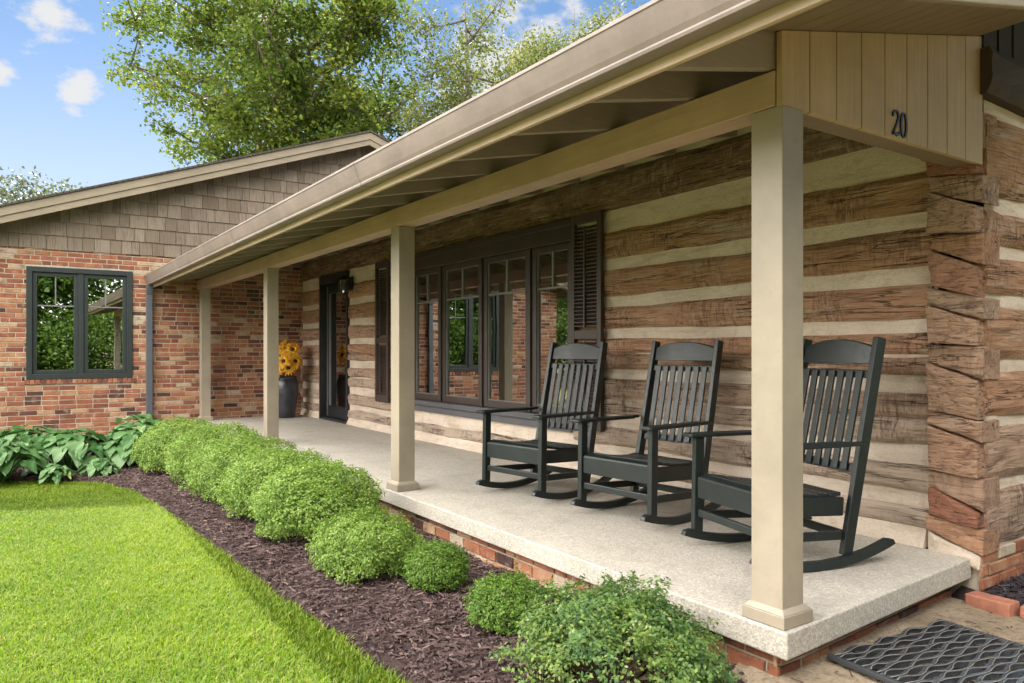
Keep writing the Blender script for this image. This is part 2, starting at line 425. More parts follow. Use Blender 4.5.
def sheet(name, P, top, amp, mat, step, seed):
    xs = [p[0] for p in P]; ys = [p[1] for p in P]
    nx = int((max(xs)-min(xs)+.4)/step)+1; ny = int((max(ys)-min(ys)+.4)/step)+1
    mb = MB(); v = [(min(xs)-.2+i*step, min(ys)-.2+j*step) for j in range(ny) for i in range(nx)]
    mb.add([(x, y, gz(x, y, P, top, amp, seed)) for x, y in v],
           [(j*nx+i, j*nx+i+1, (j+1)*nx+i+1, (j+1)*nx+i) for j in range(ny-1) for i in range(nx-1)])
    return tag(obj(name, mb, mat, None, smooth=True), kind='structure')
g = MB(); n = 60
cs = [-600, -200, -80, -40] + [-24+i for i in range(49)] + [40, 80, 200, 600]
m_ = len(cs)
g.add([(x, y, LZ + (.02*nz3(x, y, 3, .5) if abs(x) < 25 and abs(y) < 25 else 0)) for y in cs for x in cs],
      [(j*m_+i, j*m_+i+1, (j+1)*m_+i+1, (j+1)*m_+i) for j in range(m_-1) for i in range(m_-1)])
tag(obj('lawn', g, m_lawn, smooth=True), kind='structure')
sheet('mulch_bed', BED, -.255, .028, m_mulchbed, .07, 1)
sheet('dirt_path', PATH, -.205, .014, m_dirt, .06, 2)
sheet('side_mulch_bed', RBED, -.17, .02, m_mulchbed, .07, 3)

rng = np.random.default_rng(5)
def unit(v): return v/np.maximum(np.linalg.norm(v, axis=-1, keepdims=True), 1e-9)
# grass: every blade two quads, bent
def grass():
    areas = [(-9.0, .2, -5.0, -2.6, 14000), (-12, 4, -9.5, -5.0, 1100), (.2, 4, -5.0, -3.0, 2500)]
    P = []
    for x0, x1, y0, y1, dens in areas:
        n = int((x1-x0)*(y1-y0)*dens); q = rng.random((n, 2))*[x1-x0, y1-y0]+[x0, y0]
        P.append(q)
    P = np.concatenate(P)
    keep = np.array([sd(x, y, BED) < .015 + .03*nz3(x, y, 9, 4) and not (x > -.1 and sd(x, y, PATH) > -.02) for x, y in P])
    P = P[keep]; n = len(P)
    pat = np.array([nz3(x, y, 2, 1.1) + .6*nz3(x, y, 7, 4.) for x, y in P])
    edge = np.array([sd(x, y, BED) for x, y in P])
    h = rng.uniform(.022, .046, n)*(1+.25*pat); h[edge > -.12] *= 1.25
    a = rng.uniform(0, 2*np.pi, n); lean = rng.uniform(.2, .95, n)*h
    wd = rng.uniform(.0016, .0032, n)
    ld = np.stack([np.cos(a), np.sin(a)], 1); sdv = np.stack([-np.sin(a), np.cos(a)], 1)
    b = np.concatenate([P, np.full((n, 1), LZ-.006)], 1)
    def pt(k, zz, wk, sgn):
        o = b.copy(); o[:, :2] += ld*(lean*k)[:, None] + sdv*(wd*wk*sgn)[:, None]; o[:, 2] += h*zz; return o
    V = np.stack([pt(0, 0, 1, -1), pt(0, 0, 1, 1), pt(.35, .62, .85, 1), pt(.35, .62, .85, -1), pt(1, 1-.18*1, .15, 1), pt(1, .82, .15, -1)], 1).reshape(-1, 3)
    i = np.arange(n)[:, None]*6
    F = np.concatenate([i+[0, 1, 2, 3], i+[3, 2, 4, 5]], 1).reshape(-1, 4)
    r = np.clip(.45+.28*pat+rng.normal(0, .17, n), 0, .93); r[rng.random(n) < .06] = 1
    return tag(np_obj('grass', V, F, np.repeat(r, 2), m_grass), 'short sunlit mown lawn grass beside the mulch bed', 'grass', kind='stuff')
grass()
# wood chips
def chips(name, P, top, amp, seed, n, mat, label, box=None, lmax=.085):
    xs = [p[0] for p in P]; ys = [p[1] for p in P]
    x0, x1, y0, y1 = box or (min(xs), max(xs), min(ys), max(ys))
    Q = rng.random((n, 2))*[x1-x0, y1-y0]+[x0, y0]
    pts = [(x, y, gz(x, y, P, top, amp, seed)) for x, y in Q if sd(x, y, P) > rng.uniform(-.05, .03)]
    b = np.array(pts); n = len(b); b[:, 2] += rng.uniform(0, .016, n)
    a = rng.uniform(0, 2*np.pi, n); L = rng.uniform(.015, lmax, n)*rng.uniform(.4, 1, n)/2; W = rng.uniform(.002, .0065, n)
    tl = rng.normal(0, .22, n)
    d = np.stack([np.cos(a)*np.cos(tl), np.sin(a)*np.cos(tl), np.sin(tl)], 1)
    s = np.stack([-np.sin(a), np.cos(a), rng.normal(0, .3, n)], 1); up = np.cross(d, s)
    V = np.stack([b-d*L[:, None]-s*W[:, None], b-d*L[:, None]+s*W[:, None], b+up*W[:, None]*1.2-d*L[:, None]*.9,
                  b+d*L[:, None]-s*W[:, None], b+d*L[:, None]+s*W[:, None], b+up*W[:, None]*1.2+d*L[:, None]*.9], 1).reshape(-1, 3)
    i = np.arange(n)[:, None]*6
    F = np.concatenate([i+[0, 3, 5, 2], i+[1, 2, 5, 4]], 1).reshape(-1, 4)
    r = np.clip(rng.beta(1.6, 2.4, n), 0, 1)
    tag(np_obj(name, V, F, np.repeat(r, 2), mat), label, 'mulch', kind='stuff')
chips('mulch', BED, -.255, .028, 1, 60000, m_chip, 'shredded dark brown bark mulch between the shrubs and the lawn', (-8.4, .1, -4.6, -1.7))
chips('side_mulch', RBED, -.17, .02, 3, 9000, m_chip2, 'blackish shredded mulch along the log side wall', (-.02, 1.3, -.06, 1.6))
def litter():
    mb = MB()
    for _ in range(420):
        x = random.uniform(.03, 2.2); y = random.uniform(-2.6, -.15); z = gz(x, y, PATH, -.205, .014, 2)
        a = random.uniform(0, 6.28); L = random.uniform(.01, .05); c, s_ = math.cos(a)*L, math.sin(a)*L
        mb.bar((x, y, z+.004), (x+c, y+s_, z+.006+random.uniform(0, .008)), .004, .003, r=random.random())
    tag(obj('litter', mb, m_chip), 'dry wood bits scattered on the bare dirt by the mat', 'litter', kind='stuff')
litter()

# ------------------------------------------------------------------ brick laying
def bricks(mb, u0, u1, z0, z1, place, holes=(), bl=.203, bh=.057, mo=.013, seed=0, proud=.007):
    """running bond; place(u, depth, z) -> world point, depth 0 = face"""
    rr = random.Random(seed); z = z0; row = 0
    while z < z1-.02:
        zt = min(z+bh, z1); u = u0 - (bl+mo)*(.5 if row % 2 else 0) - rr.uniform(0, .02)
        while u < u1:
            L = bl*rr.uniform(.93, 1.04); if_ = rr.random() < .06
            if if_: L *= .5
            a, b = max(u, u0), min(u+L, u1)
            parts = [(a, b)]
            for (h0, h1, k0, k1) in holes:
                if zt > k0+.004 and z < k1-.004:
                    q = []
                    for (c, d) in parts:
                        if d <= h0 or c >= h1: q.append((c, d))
                        else:
                            if c < h0: q.append((c, h0))
                            if d > h1: q.append((h1, d))
                    parts = q
            for (c, d) in parts:
                if d-c < .012: continue
                o = rr.uniform(-.003, .003); e = .004; j = [rr.uniform(-.0025, .0025) for _ in range(4)]
                r = min(1, max(0, rr.betavariate(2.2, 1.9)))
                if rr.random() < .10: r = rr.uniform(0, .12)
                if rr.random() < .06: r = rr.uniform(.9, 1)
                f = [place(c+e+j[0], -proud+o, z+e+j[1]), place(d-e+j[2], -proud+o, z+e+j[3]), place(d-e+j[3], -proud+o, zt-e+j[0]), place(c+e+j[1], -proud+o, zt-e+j[2])]
                k = [place(c, .012, z), place(d, .012, z), place(d, .012, zt), place(c, .012, zt)]
                mid = [place(c, -proud+o+e, z), place(d, -proud+o+e, z), place(d, -proud+o+e, zt), place(c, -proud+o+e, zt)]
                v = f+mid+k
                F = [(0, 1, 2, 3)]+[(4+i, 4+(i+1) % 4, (i+1) % 4, i) for i in range(4)]+[(8+i, 8+(i+1) % 4, 4+(i+1) % 4, 4+i) for i in range(4)]
                mb.add(v, F, r)
            u += L+mo
        z += bh+mo; row += 1

# ------------------------------------------------------------------ brick wing on the left
XW = -10.91
wing = empty('brick_wing', (-14.5, -2, -.3), 'red brick wing with a shingled gable and a two-sash window', 'building wing')
WY0, WY1, WZ1 = -5.5, 7.8, 2.61
WIN = (-4.0, -2.63, .69, 2.32)
RY, RZ, RSL = 1.145, 5.0, .354            # ridge
def rooftop(y): return RZ - RSL*abs(y-RY)
def wall_with_hole(mb, x0, x1, y0, y1, z0, z1, h):
    a, b, c, d = h
    mb.box((x0, y0, z0), (x1, a, z1)); mb.box((x0, b, z0), (x1, y1, z1))
    mb.box((x0, a, z0), (x1, b, c)); mb.box((x0, a, d), (x1, b, z1))
mb = MB(); wall_with_hole(mb, XW-.2, XW, WY0, .12, -.5, WZ1, WIN)
mb.box((-18.5, WY0, -.5), (XW-.2, WY0+.2, WZ1)); mb.box((-18.5, WY1-.2, -.5), (XW-.2, WY1, WZ1)); mb.box((-18.7, WY0, -.5), (-18.5, WY1, WZ1))
mb.box((XW-.2, .12, -.5), (XW, WY1, WZ1))
core = obj('wall', mb, m_mortar, wing)
mb = MB(); bricks(mb, WY0, .1, -.45, WZ1, lambda u, d, z: (XW-d, u, z), [WIN, (WIN[0]-.02, WIN[1]+.02, WIN[2]-.075, WIN[2])], seed=3)
bricks(mb, -18.5, XW, -.45, WZ1, lambda u, d, z: (u, WY0+d, z), seed=4)
obj('brick_facing', mb, m_brick, core)
mb = MB(); rr = random.Random(9); u = WIN[0]-.02
while u < WIN[1]:
    mb.box((XW-.02, u, WIN[2]-.07), (XW+.025+rr.uniform(0, .004), u+.056, WIN[2]-.006), rr.uniform(.1, .75)); u += .066
obj('brick_sill', mb, m_brick, core, bevel=.004)
# gable shingles
mb = MB(); mb.prism([(WY0, WZ1), (WY1, WZ1), (WY1, rooftop(WY1)-.15), (RY, rooftop(RY)-.15), (WY0, rooftop(WY0)-.15)], 'x', XW-.2, XW-.004)
gab = obj('gable', mb, m_shing, wing)
mb = MB(); rr = random.Random(5); z = WZ1-.03; row = 0; EXP = .205
while z < RZ-.2:
    y = WY0 - rr.uniform(0, .2)
    while y < 4.2:
        wd = rr.choice([.11, .14, .17, .2, .23, .26])*rr.uniform(.9, 1.1); a, b = y+.004, y+wd-.004
        zb = z + rr.uniform(-.004, .004); zt = z+EXP+.03
        la, lb = rooftop(a)-.13, rooftop(b)-.13
        if min(la, lb) > zb+.01:
            ta, tb = min(zt, la), min(zt, lb); r = min(1, max(0, rr.gauss(.5, .25)))
            def dx(q): return XW + .004 + .020*(1-(q-zb)/(EXP+.03))
            mb.hexa([(XW-.003, a, zb), (XW-.003, b, zb), (dx(zb), b, zb), (dx(zb), a, zb), (XW-.003, a, ta), (XW-.003, b, tb), (dx(tb), b, tb), (dx(ta), a, ta)], r)
        y += wd
    z += EXP; row += 1
obj('shingle', mb, m_shing, gab)
# roof, with rake boards
XR = XW + .30
mb = MB()
for sgn in (-1, 1):
    ye = RY + sgn*7.3
    P = [(RY, RZ), (RY, RZ-.11), (ye, rooftop(ye)-.11), (ye, rooftop(ye))]
    mb.prism(P, 'x', -19.1, XR-.03)
roof = obj('roof', mb, m_roof, wing)
mb = MB()
for sgn in (-1, 1):
    ye = RY + sgn*7.32
    for (dz0, dz1, xa, xb) in ((-.115, .012, XR-.028, XR+.012), (-.215, -.117, XR-.028, XR-.004)):
        mb.prism([(RY, RZ+dz1), (RY, RZ+dz0), (ye, rooftop(ye)+dz0), (ye, rooftop(ye)+dz1)], 'x', xa, xb)
obj('rake_board', mb, m_rake, roof, bevel=.004)
mb = MB()
for sgn in (-1, 1):
    ye = RY + sgn*7.36
    mb.prism([(RY, RZ+.045), (RY, RZ+.014), (ye, rooftop(ye)+.014), (ye, rooftop(ye)+.045)], 'x', XR-.5, XR+.035)
obj('shingle_edge', mb, m_roof, roof)
mb = MB()
for sgn in (-1, 1):
    ye = RY + sgn*7.2
    mb.prism([(RY, RZ-.125), (RY, RZ-.15), (ye, rooftop(ye)-.15), (ye, rooftop(ye)-.125)], 'x', XW+.002, XR-.03)
obj('soffit', mb, m_soffit, roof)

def sash_y(parent, x, y0, y1, z0, z1, fw, zm, mat):
    """casement in a wall facing +X"""
    mb = MB(); mb.box((x-.045, y0, z0), (x, y0+fw, z1)); mb.box((x-.045, y1-fw, z0), (x, y1, z1))
    mb.box((x-.045, y0+fw, z0), (x-.001, y1-fw, z0+fw)); mb.box((x-.045, y0+fw, z1-fw), (x-.001, y1-fw, z1))
    s_ = obj('sash', mb, mat, parent, bevel=.004)
    mb = MB(); mb.box((x-.032, y0+fw-.005, z0+fw-.005), (x-.026, y1-fw+.005, z1-fw+.005)); obj('pane', mb, m_glass, parent)
    mb = MB(); ym = (y0+y1)/2
    mb.box((x-.0255, y0+fw, zm-.009), (x-.013, y1-fw, zm+.009)); mb.box((x-.0255, ym-.008, zm+.0095), (x-.0135, ym+.008, z1-fw)); obj('muntin', mb, m_muntin, parent)
mb = MB(); a, b, c, d = WIN; q = .075
mb.box((XW-.12, a, c), (XW+.028, a+q, d)); mb.box((XW-.12, b-q, c), (XW+.028, b, d))
mb.box((XW-.12, a+q, c), (XW+.027, b-q, c+q)); mb.box((XW-.12, a+q, d-q), (XW+.027, b-q, d))
ym = (a+b)/2; mb.box((XW-.1, ym-.035, c+q), (XW+.012, ym+.035, d-q))
wf = obj('window', mb, m_frame_green, wing, bevel=.005)
sash_y(wf, XW-.005, a+q+.002, ym-.037, c+q+.002, d-q-.002, .055, 1.76, m_frame_green)
sash_y(wf, XW-.005, ym+.037, b-q-.002, c+q+.002, d-q-.002, .055, 1.76, m_frame_green)
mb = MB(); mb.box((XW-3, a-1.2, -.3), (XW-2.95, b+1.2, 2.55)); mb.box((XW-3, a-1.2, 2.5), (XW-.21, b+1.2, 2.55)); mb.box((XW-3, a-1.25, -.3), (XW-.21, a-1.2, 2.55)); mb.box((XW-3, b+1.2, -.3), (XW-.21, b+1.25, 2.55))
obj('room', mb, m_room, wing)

# ------------------------------------------------------------------ log house
house = empty('log_house', (-5.5, 3, -.3), 'old log cabin wall of hewn timbers with pale chinking and dovetailed corner', 'house')
def hewn(mb, ax, l0, l1, f, bk, z0, z1, seed, r, step=.12, amp=.012, wav=.020):
    """hewn timber along ax; face coordinate f (front), bk (back)"""
    n = max(2, int(abs(l1-l0)/step)); ring = []; h = z1-z0; sg = 1 if bk > f else -1
    for k in range(7): ring.append((0 if 0 < k < 6 else .016, k/6))
    ring += [(1, 1), (1, 0)]
    v = []; m = len(ring)
    for i in range(n+1):
        l = l0+(l1-l0)*i/n
        w0 = wav*(nz3(l, seed*3.1, 0, .9)+.5*nz3(l, seed*3.1, 5, 3.5)); w1 = wav*(nz3(l, seed*5.3, 9, .9)+.5*nz3(l, seed*3.1, 2, 3.5))
        for (dd, t) in ring:
            z = z0+w0+(h+w1-w0)*t
            if dd < .5:
                o = dd + amp*(nz3(l, z, seed, 3.5)+.8*nz3(l, z, seed, 13)) - .006*math.sin(math.pi*t)
                y = f+sg*o
            else: y = bk
            v.append((l, y, z) if ax == 'x' else (y, l, z))
    F = [(i*m+k, i*m+(k+1) % m, (i+1)*m+(k+1) % m, (i+1)*m+k) for i in range(n) for k in range(m)]
    F += [tuple(range(m-1, -1, -1)), tuple(n*m+k for k in range(m))]
    mb.add(v, F, r)
ROWS = [(2.31, 2.62, .06), (1.885, 2.11, .28), (1.575, 1.79, .42), (1.284, 1.475, .6), (1.075, 1.195, .52), (.96, 1.068, .72), (.715, .86, .74), (.57, .708, .85),
        (.30, .458, .9), (.10, .22, .97)]
DOOR = (-9.97, -8.77, -.05, 2.31); PWIN = (-6.78, -3.42, .36, 2.30)
XE = -.262
for i, (z0, z1, r) in enumerate(ROWS):
    segs = [(-12.4, XE)]
    for (a, b, c, d) in (DOOR, PWIN):
        if z1 > c+.03 and z0 < d-.03:
            segs = [s_ for (p, q) in segs for s_ in ((p, min(q, a)), (max(p, b), q)) if s_[1]-s_[0] > .05]
    for (p, q) in segs:
        mb = MB(); hewn(mb, 'x', p, q, 0, .17, z0, z1, i*7+p, min(1, max(0, r+random.uniform(-.06, .06))))
        obj('log', mb, m_logx, house)
# chinking
def chink_grid(mb, ax, l0, l1, z0, z1, f, seed, step=.06, sg=1):
    n = max(1, int((l1-l0)/step)); k = max(1, int((z1-z0)/step)); v = []
    for j in range(k+1):
        for i in range(n+1):
            l = l0+(l1-l0)*i/n; z = z0+(z1-z0)*j/k
            y = f+sg*.008*(nz3(l, z, seed, 2.5)+.7*nz3(l, z, seed, 12))
            v.append((l, y, z) if ax == 'x' else (y, l, z))
    mb.add(v, [(j*(n+1)+i, j*(n+1)+i+1, (j+1)*(n+1)+i+1, (j+1)*(n+1)+i) for j in range(k) for i in range(n)])
mb = MB()
for (a, b, c, d) in ((-12.4, DOOR[0], 0, 2.7), (DOOR[1], PWIN[0], 0, 2.7), (PWIN[1], XE+.02, 0, 2.7), (PWIN[0], PWIN[1], 0, PWIN[2]), (PWIN[0], PWIN[1], PWIN[3], 2.7), (DOOR[0], DOOR[1], DOOR[3], 2.7)):
    chink_grid(mb, 'x', a, b, c, d, .026, 3)
obj('chinking', mb, m_chink, house, smooth=True)
mb = MB()                                            # mortar fillet along the floor
for (a, b) in ((XW, DOOR[0]), (DOOR[1], -.3)):
    mb.prism([(-.03, .002), (.05, .002), (.05, .105), (.012, .105)], 'x', a, b)
obj('base_mortar', mb, m_chink, house)
# side wall logs and the dovetailed corner
SROWS = [(.06, .34), (.41, .69), (.75, .985), (1.05, 1.34), (1.41, 1.60), (1.68, 1.845), (1.93, 2.36)]
for i, (z0, z1) in enumerate(SROWS):
    mb = MB(); hewn(mb, 'y', .03, 7.5, 0, -.2, z0, z1, i*11+200, [.8, .75, .55, .45, .5, .35, .3][i]); obj('side_log', mb, m_logy, house)
mb = MB(); chink_grid(mb, 'y', .06, 7.5, -.02, 2.5, -.025, 8, .08, -1)
obj('side_chinking', mb, m_chink, house, smooth=True)
CT = [2.0, 1.685, 1.38, 1.075, .72, .38, .14]        # centre heights of the front logs' dovetail tongues
rr = random.Random(31); tong = []
for i, c in enumerate(CT):
    tong.append((c-.02-rr.uniform(0, .03), c+.055+rr.uniform(0, .03), c-.125+rr.uniform(-.02, .025), c+.02+rr.uniform(-.03, .03)))   # left bottom/top, right bottom/top
def corner_block(mb, P, y0, y1, r, seed):
    """irregular block: subdivided front polygon (quad, xz) with a rough face"""
    n = 7; v = []
    (ax, az), (bx, bz), (cx, cz), (dx_, dz) = P
    for j in range(n+1):
        for i in range(n+1):
            s_, t = i/n, j/n
            x = (ax*(1-s_)+bx*s_)*(1-t)+(dx_*(1-s_)+cx*s_)*t; z = (az*(1-s_)+bz*s_)*(1-t)+(dz*(1-s_)+cz*s_)*t
            e = min(s_, 1-s_, t, 1-t); y = y0 + .020*nz3(x, z, seed, 5)+.010*nz3(x, z, seed, 18) + (.005 if e == 0 else 0)
            z += .011*nz3(x, seed, z, 7)*(1 if 0 < t < 1 else .7); v.append((x+.01*nz3(z, seed, x, 8), y, z))
    F = [(j*(n+1)+i, j*(n+1)+i+1, (j+1)*(n+1)+i+1, (j+1)*(n+1)+i) for j in range(n) for i in range(n)]
    rim = [i for i in range(n+1)]+[(j+1)*(n+1)-1 for j in range(1, n+1)]+[n*(n+1)+i for i in range(n-1, -1, -1)]+[j*(n+1) for j in range(n-1, 0, -1)]
    b = len(v); v += [(v[k][0], y1, v[k][2]) for k in rim]; m = len(rim)
    F += [(rim[k], b+k, b+(k+1) % m, rim[(k+1) % m]) for k in range(m)]
    mb.add(v, F, r)
for i, (lb, lt, rb, rt) in enumerate(tong):
    mb = MB(); corner_block(mb, [(XE-.015, lb+.004), (.004, rb+.004), (.004, rt-.004), (XE-.015, lt-.004)], -.02-rr.uniform(0, .015), .17, rr.uniform(.45, .8), i*3.3)
    obj('log_tongue', mb, m_logx, house, bevel=.003)
tops = [(2.16, 2.22)] + [(t[0], t[2]) for t in tong]; bots = [(t[1], t[3]) for t in tong]
for i in range(len(CT)):
    a = bots[i]; b = tops[i]                          # block between tongue i and the one above
    mb = MB(); corner_block(mb, [(XE+rr.uniform(-.02, .015), a[0]+.004), (-.012, a[1]+.004), (-.012+rr.uniform(-.03, .0), b[1]-.006), (XE+rr.uniform(-.015, .015), b[0]-.006)], -.045-rr.uniform(0, .03), .05, rr.random(), i*5.1+40)
    obj('log_end', mb, m_end, house, bevel=.003)
mb = MB(); corner_block(mb, [(XE-.02, .0), (-.02, -.05), (-.01, tong[-1][2]-.006), (XE-.02, tong[-1][0]-.006)], -.02, .1, .5, 77)
obj('corner_stone', mb, m_chink, house)
mb = MB(); hewn(mb, 'x', -.32, -.005, -.03, .16, 2.165, 2.36, 66, .35, .04, .014)
obj('log_end', mb, m_logx, house)
mb = MB(); hewn(mb, 'y', -.04, 7.6, .05, -.2, 2.44, 2.68, 91, .0); obj('plate_beam', mb, m_darkbeam, house)
mb = MB(); z = 2.69
for k in range(48):
    y = -.02+k*.16; mb.box((-.05-.01*(k % 2), y, 2.69), (.008+.006*(k % 3), y+.148, 3.6), random.random()*.3)
obj('gable_board', mb, m_dark, house)
# foundation under the side wall
mb = MB(); mb.box((-.2, .02, -.45), (-.02, 7.5, .055)); fo = obj('foundation', mb, m_mortar, house)
mb = MB(); bricks(mb, .0, 2.5, -.30, .06, lambda u, d, z: (-.012-d, u, z), seed=12); obj('brick_facing', mb, m_brick, fo)
# rest of the shell
mb = MB(); mb.box((-11.1, 7.3, -.3), (-.2, 7.5, 2.7)); obj('back_wall', mb, m_logx, house)
mb = MB(); P = []
for (ya, za, yb, zb) in ((-.05, 2.80, 3.75, 4.62), (7.9, 2.62, 3.75, 4.62)):
    mb.prism([(ya, za), (yb, zb), (yb, zb+.12), (ya, za+.12)], 'x', -12.2, XO+.04)
obj('roof', mb, m_roof, house)
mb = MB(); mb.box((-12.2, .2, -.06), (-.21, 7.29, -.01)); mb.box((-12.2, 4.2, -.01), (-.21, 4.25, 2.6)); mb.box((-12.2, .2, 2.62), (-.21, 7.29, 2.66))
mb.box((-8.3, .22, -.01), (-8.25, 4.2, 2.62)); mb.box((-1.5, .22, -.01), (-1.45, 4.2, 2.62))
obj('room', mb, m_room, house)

# picture window
mb = MB(); a, b, c, d = PWIN
mb.box((a, -.035, 2.10), (b, .16, d)); mb.box((a, -.02, .50), (a+.1, .16, 2.10)); mb.box((b-.035, -.02, .50), (b+.02, .16, 2.10))
mb.box((a-.03, -.055, 2.235), (b+.03, -.036, 2.298))
pw = obj('picture_window', mb, m_frame_brown, house, bevel=.006)
mb = MB(); mb.box((a, -.03, .365), (b, .16, .44)); mb.box((a-.02, -.07, .442), (b+.02, .16, .498)); obj('sill', mb, m_frame_sill, pw, bevel=.006)
SASH = [(-6.675, -5.93), (-5.90, -5.015), (-4.985, -4.125), (-4.09, -3.457)]
def sash_x(parent, x0, x1, y, z0, z1, fw, zm, mat):
    mb = MB(); mb.box((x0, y, z0), (x0+fw, y+.05, z1)); mb.box((x1-fw, y, z0), (x1, y+.05, z1))
    mb.box((x0+fw, y+.001, z0), (x1-fw, y+.05, z0+fw)); mb.box((x0+fw, y+.001, z1-fw*.8), (x1-fw, y+.05, z1))
    obj('sash', mb, mat, parent, bevel=.004)
    mb = MB(); mb.box((x0+fw-.005, y+.028, z0+fw-.005), (x1-fw+.005, y+.034, z1-fw*.8+.005)); obj('pane', mb, m_glass, parent)
    mb = MB(); xm = (x0+x1)/2
    mb.box((x0+fw, y+.014, zm-.010), (x1-fw, y+.0275, zm+.010)); mb.box((xm-.011, y+.0135, zm+.0105), (xm+.011, y+.0275, z1-fw*.8)); obj('muntin', mb, m_muntin, parent)
    mb = MB(); t = .007                                   # light glazing bead round the pane
    for (p, q) in (((x0+fw, y+.012, z0+fw), (x0+fw+t, y+.0272, z1-fw*.8)), ((x1-fw-t, y+.012, z0+fw), (x1-fw, y+.0272, z1-fw*.8)), ((x0+fw+t, y+.012, z0+fw), (x1-fw-t, y+.0272, z0+fw+t))): mb.box(p, q)
    obj('glazing_bead', mb, m_muntin, parent)
for (x0, x1) in SASH: sash_x(pw, x0, x1, .02, .502, 2.098, .075, 1.70, m_frame_brown)
for (x0, x1) in zip([s_[1] for s_ in SASH[:-1]], [s_[0] for s_ in SASH[1:]]):
    mb = MB(); mb.box((x0+.002, .0, .502), (x1-.002, .12, 2.098)); obj('mullion', mb, m_frame_brown, pw)
mb = MB()
for (xa, xb) in ((-6.6, -6.2), (-5.05, -4.72), (-3.75, -3.45)):
    mb = MB(); n = 10; v = []
    for i in range(n*4+1):
        x = xa+(xb-xa)*i/(n*4); y = .45+.03*math.sin(i*1.57)
        v += [(x, y, .3), (x, y, 2.3), (x, y+.01, 2.3), (x, y+.01, .3)]
    mb.add(v, [(i*4+k, i*4+(k+1) % 4, i*4+4+(k+1) % 4, i*4+4+k) for i in range(n*4) for k in range(4)])
    obj('curtain', mb, m_curtain, pw, smooth=True)
# shutters
def shutter(x0, x1, z0, z1):
    y0, y1 = -.052, -.012; st = .055
    mb = MB(); mb.box((x0, y0, z0), (x0+st, y1, z1)); mb.box((x1-st, y0, z0), (x1, y1, z1))
    zm = z0+(z1-z0)*.44
    for (p, q) in ((z0, z0+.09), (zm-.04, zm+.04), (z1-.08, z1)): mb.box((x0+st, y0+.002, p), (x1-st, y1, q))
    sh = obj('shutter', mb, m_shutter, house, bevel=.004)
    mb = MB(); z = z0+.10
    while z < z1-.10:
        if abs(z-zm) > .055: mb.hexa([(x0+st, y0+.004, z-.012), (x1-st, y0+.004, z-.012), (x1-st, y1-.004, z+.014), (x0+st, y1-.004, z+.014),
                                      (x0+st, y0+.004, z-.004), (x1-st, y0+.004, z-.004), (x1-st, y1-.004, z+.022), (x0+st, y1-.004, z+.022)])
        z += .034
    obj('louvre', mb, m_shutter, sh)
    mb = MB(); xm = (x0+x1)/2; mb.box((xm-.009, y0-.014, z0+.12), (xm+.009, y0-.001, zm-.06)); mb.box((xm-.009, y0-.014, zm+.06), (xm+.009, y0-.001, z1-.11)); obj('tilt_rod', mb, m_shutter, sh)
shutter(-3.40, -2.985, .41, 2.305); shutter(-7.68, -7.26, .41, 2.305)
# front door in its deep frame
mb = MB(); a, b, c, d = DOOR
mb.box((a, -.02, .0), (a+.05, .24, d)); mb.box((b-.05, -.02, 0), (b, .24, d)); mb.box((a+.05, -.02, d-.14), (b-.05, .24, d)); mb.box((a+.05, -.01, .001), (b-.05, .24, .035))
dr = obj('front_door', mb, m_black, house, bevel=.004)
x0, x1 = a+.06, b-.06; y = .10; fw = .07
mb = MB(); mb.box((x0, y, .04), (x0+fw, y+.045, 2.16)); mb.box((x1-fw, y, .04), (x1, y+.045, 2.16)); mb.box((x0+fw, y+.001, .04), (x1-fw, y+.045, .22)); mb.box((x0+fw, y+.001, 2.03), (x1-fw, y+.045, 2.16))
obj('door_leaf', mb, m_black, dr, bevel=.004)
mb = MB(); mb.box((x0+fw-.004, y+.02, .216), (x1-fw+.004, y+.026, 2.034)); obj('pane', mb, m_glass, dr)
mb = MB(); mb.box((x0+fw, y+.004, .22), (x0+fw+.014, y+.0195, 2.03)); mb.box((x0+.012, y-.012, .05), (x0+.03, y-.001, 2.15)); obj('weather_strip', mb, m_muntin, dr)
mb = MB(); mb.tube([(x1-.06, y-.001, 1.0), (x1-.06, y-.05, 1.0), (x1-.16, y-.055, 1.0)], .011, 8); mb.box((x1-.085, y-.008, .9), (x1-.035, y-.0005, 1.12)); obj('handle', mb, m_frame_sill, dr, smooth=False)

# ------------------------------------------------------------------ porch
porch = empty('porch', (-5.4, -1.2, -.3), 'long covered porch with tan square posts and a pale aggregate floor', 'porch')
YF = -1.74
mb = MB(); mb.prism([(XW+.01, -.004), (XW+.01, YF), (.05, YF), (-.058, -.004)], 'z', -.107, 0)
obj('floor_slab', mb, m_conc, porch, bevel=.008, seg=3)
mb = MB(); mb.box((XW, YF+.06, -.45), (-.05, YF+.25, -.11)); mb.hexa([(-.25, YF+.25, -.45), (-.05, YF+.25, -.45), (-.16, -.03, -.45), (-.3, -.03, -.45), (-.25, YF+.25, -.11), (-.05, YF+.25, -.11), (-.16, -.03, -.11), (-.3, -.03, -.11)])
fo = obj('foundation', mb, m_mortar, porch)
mb = MB(); bricks(mb, XW, -.03, -.38, -.112, lambda u, d, z: (u, YF+.055+d, z), bl=.19, bh=.062, seed=21)
bricks(mb, YF+.05, -.05, -.38, -.112, lambda u, d, z: (-.035-d-.0635*(u-YF), u, z), seed=22); obj('brick_facing', mb, m_brick, fo)
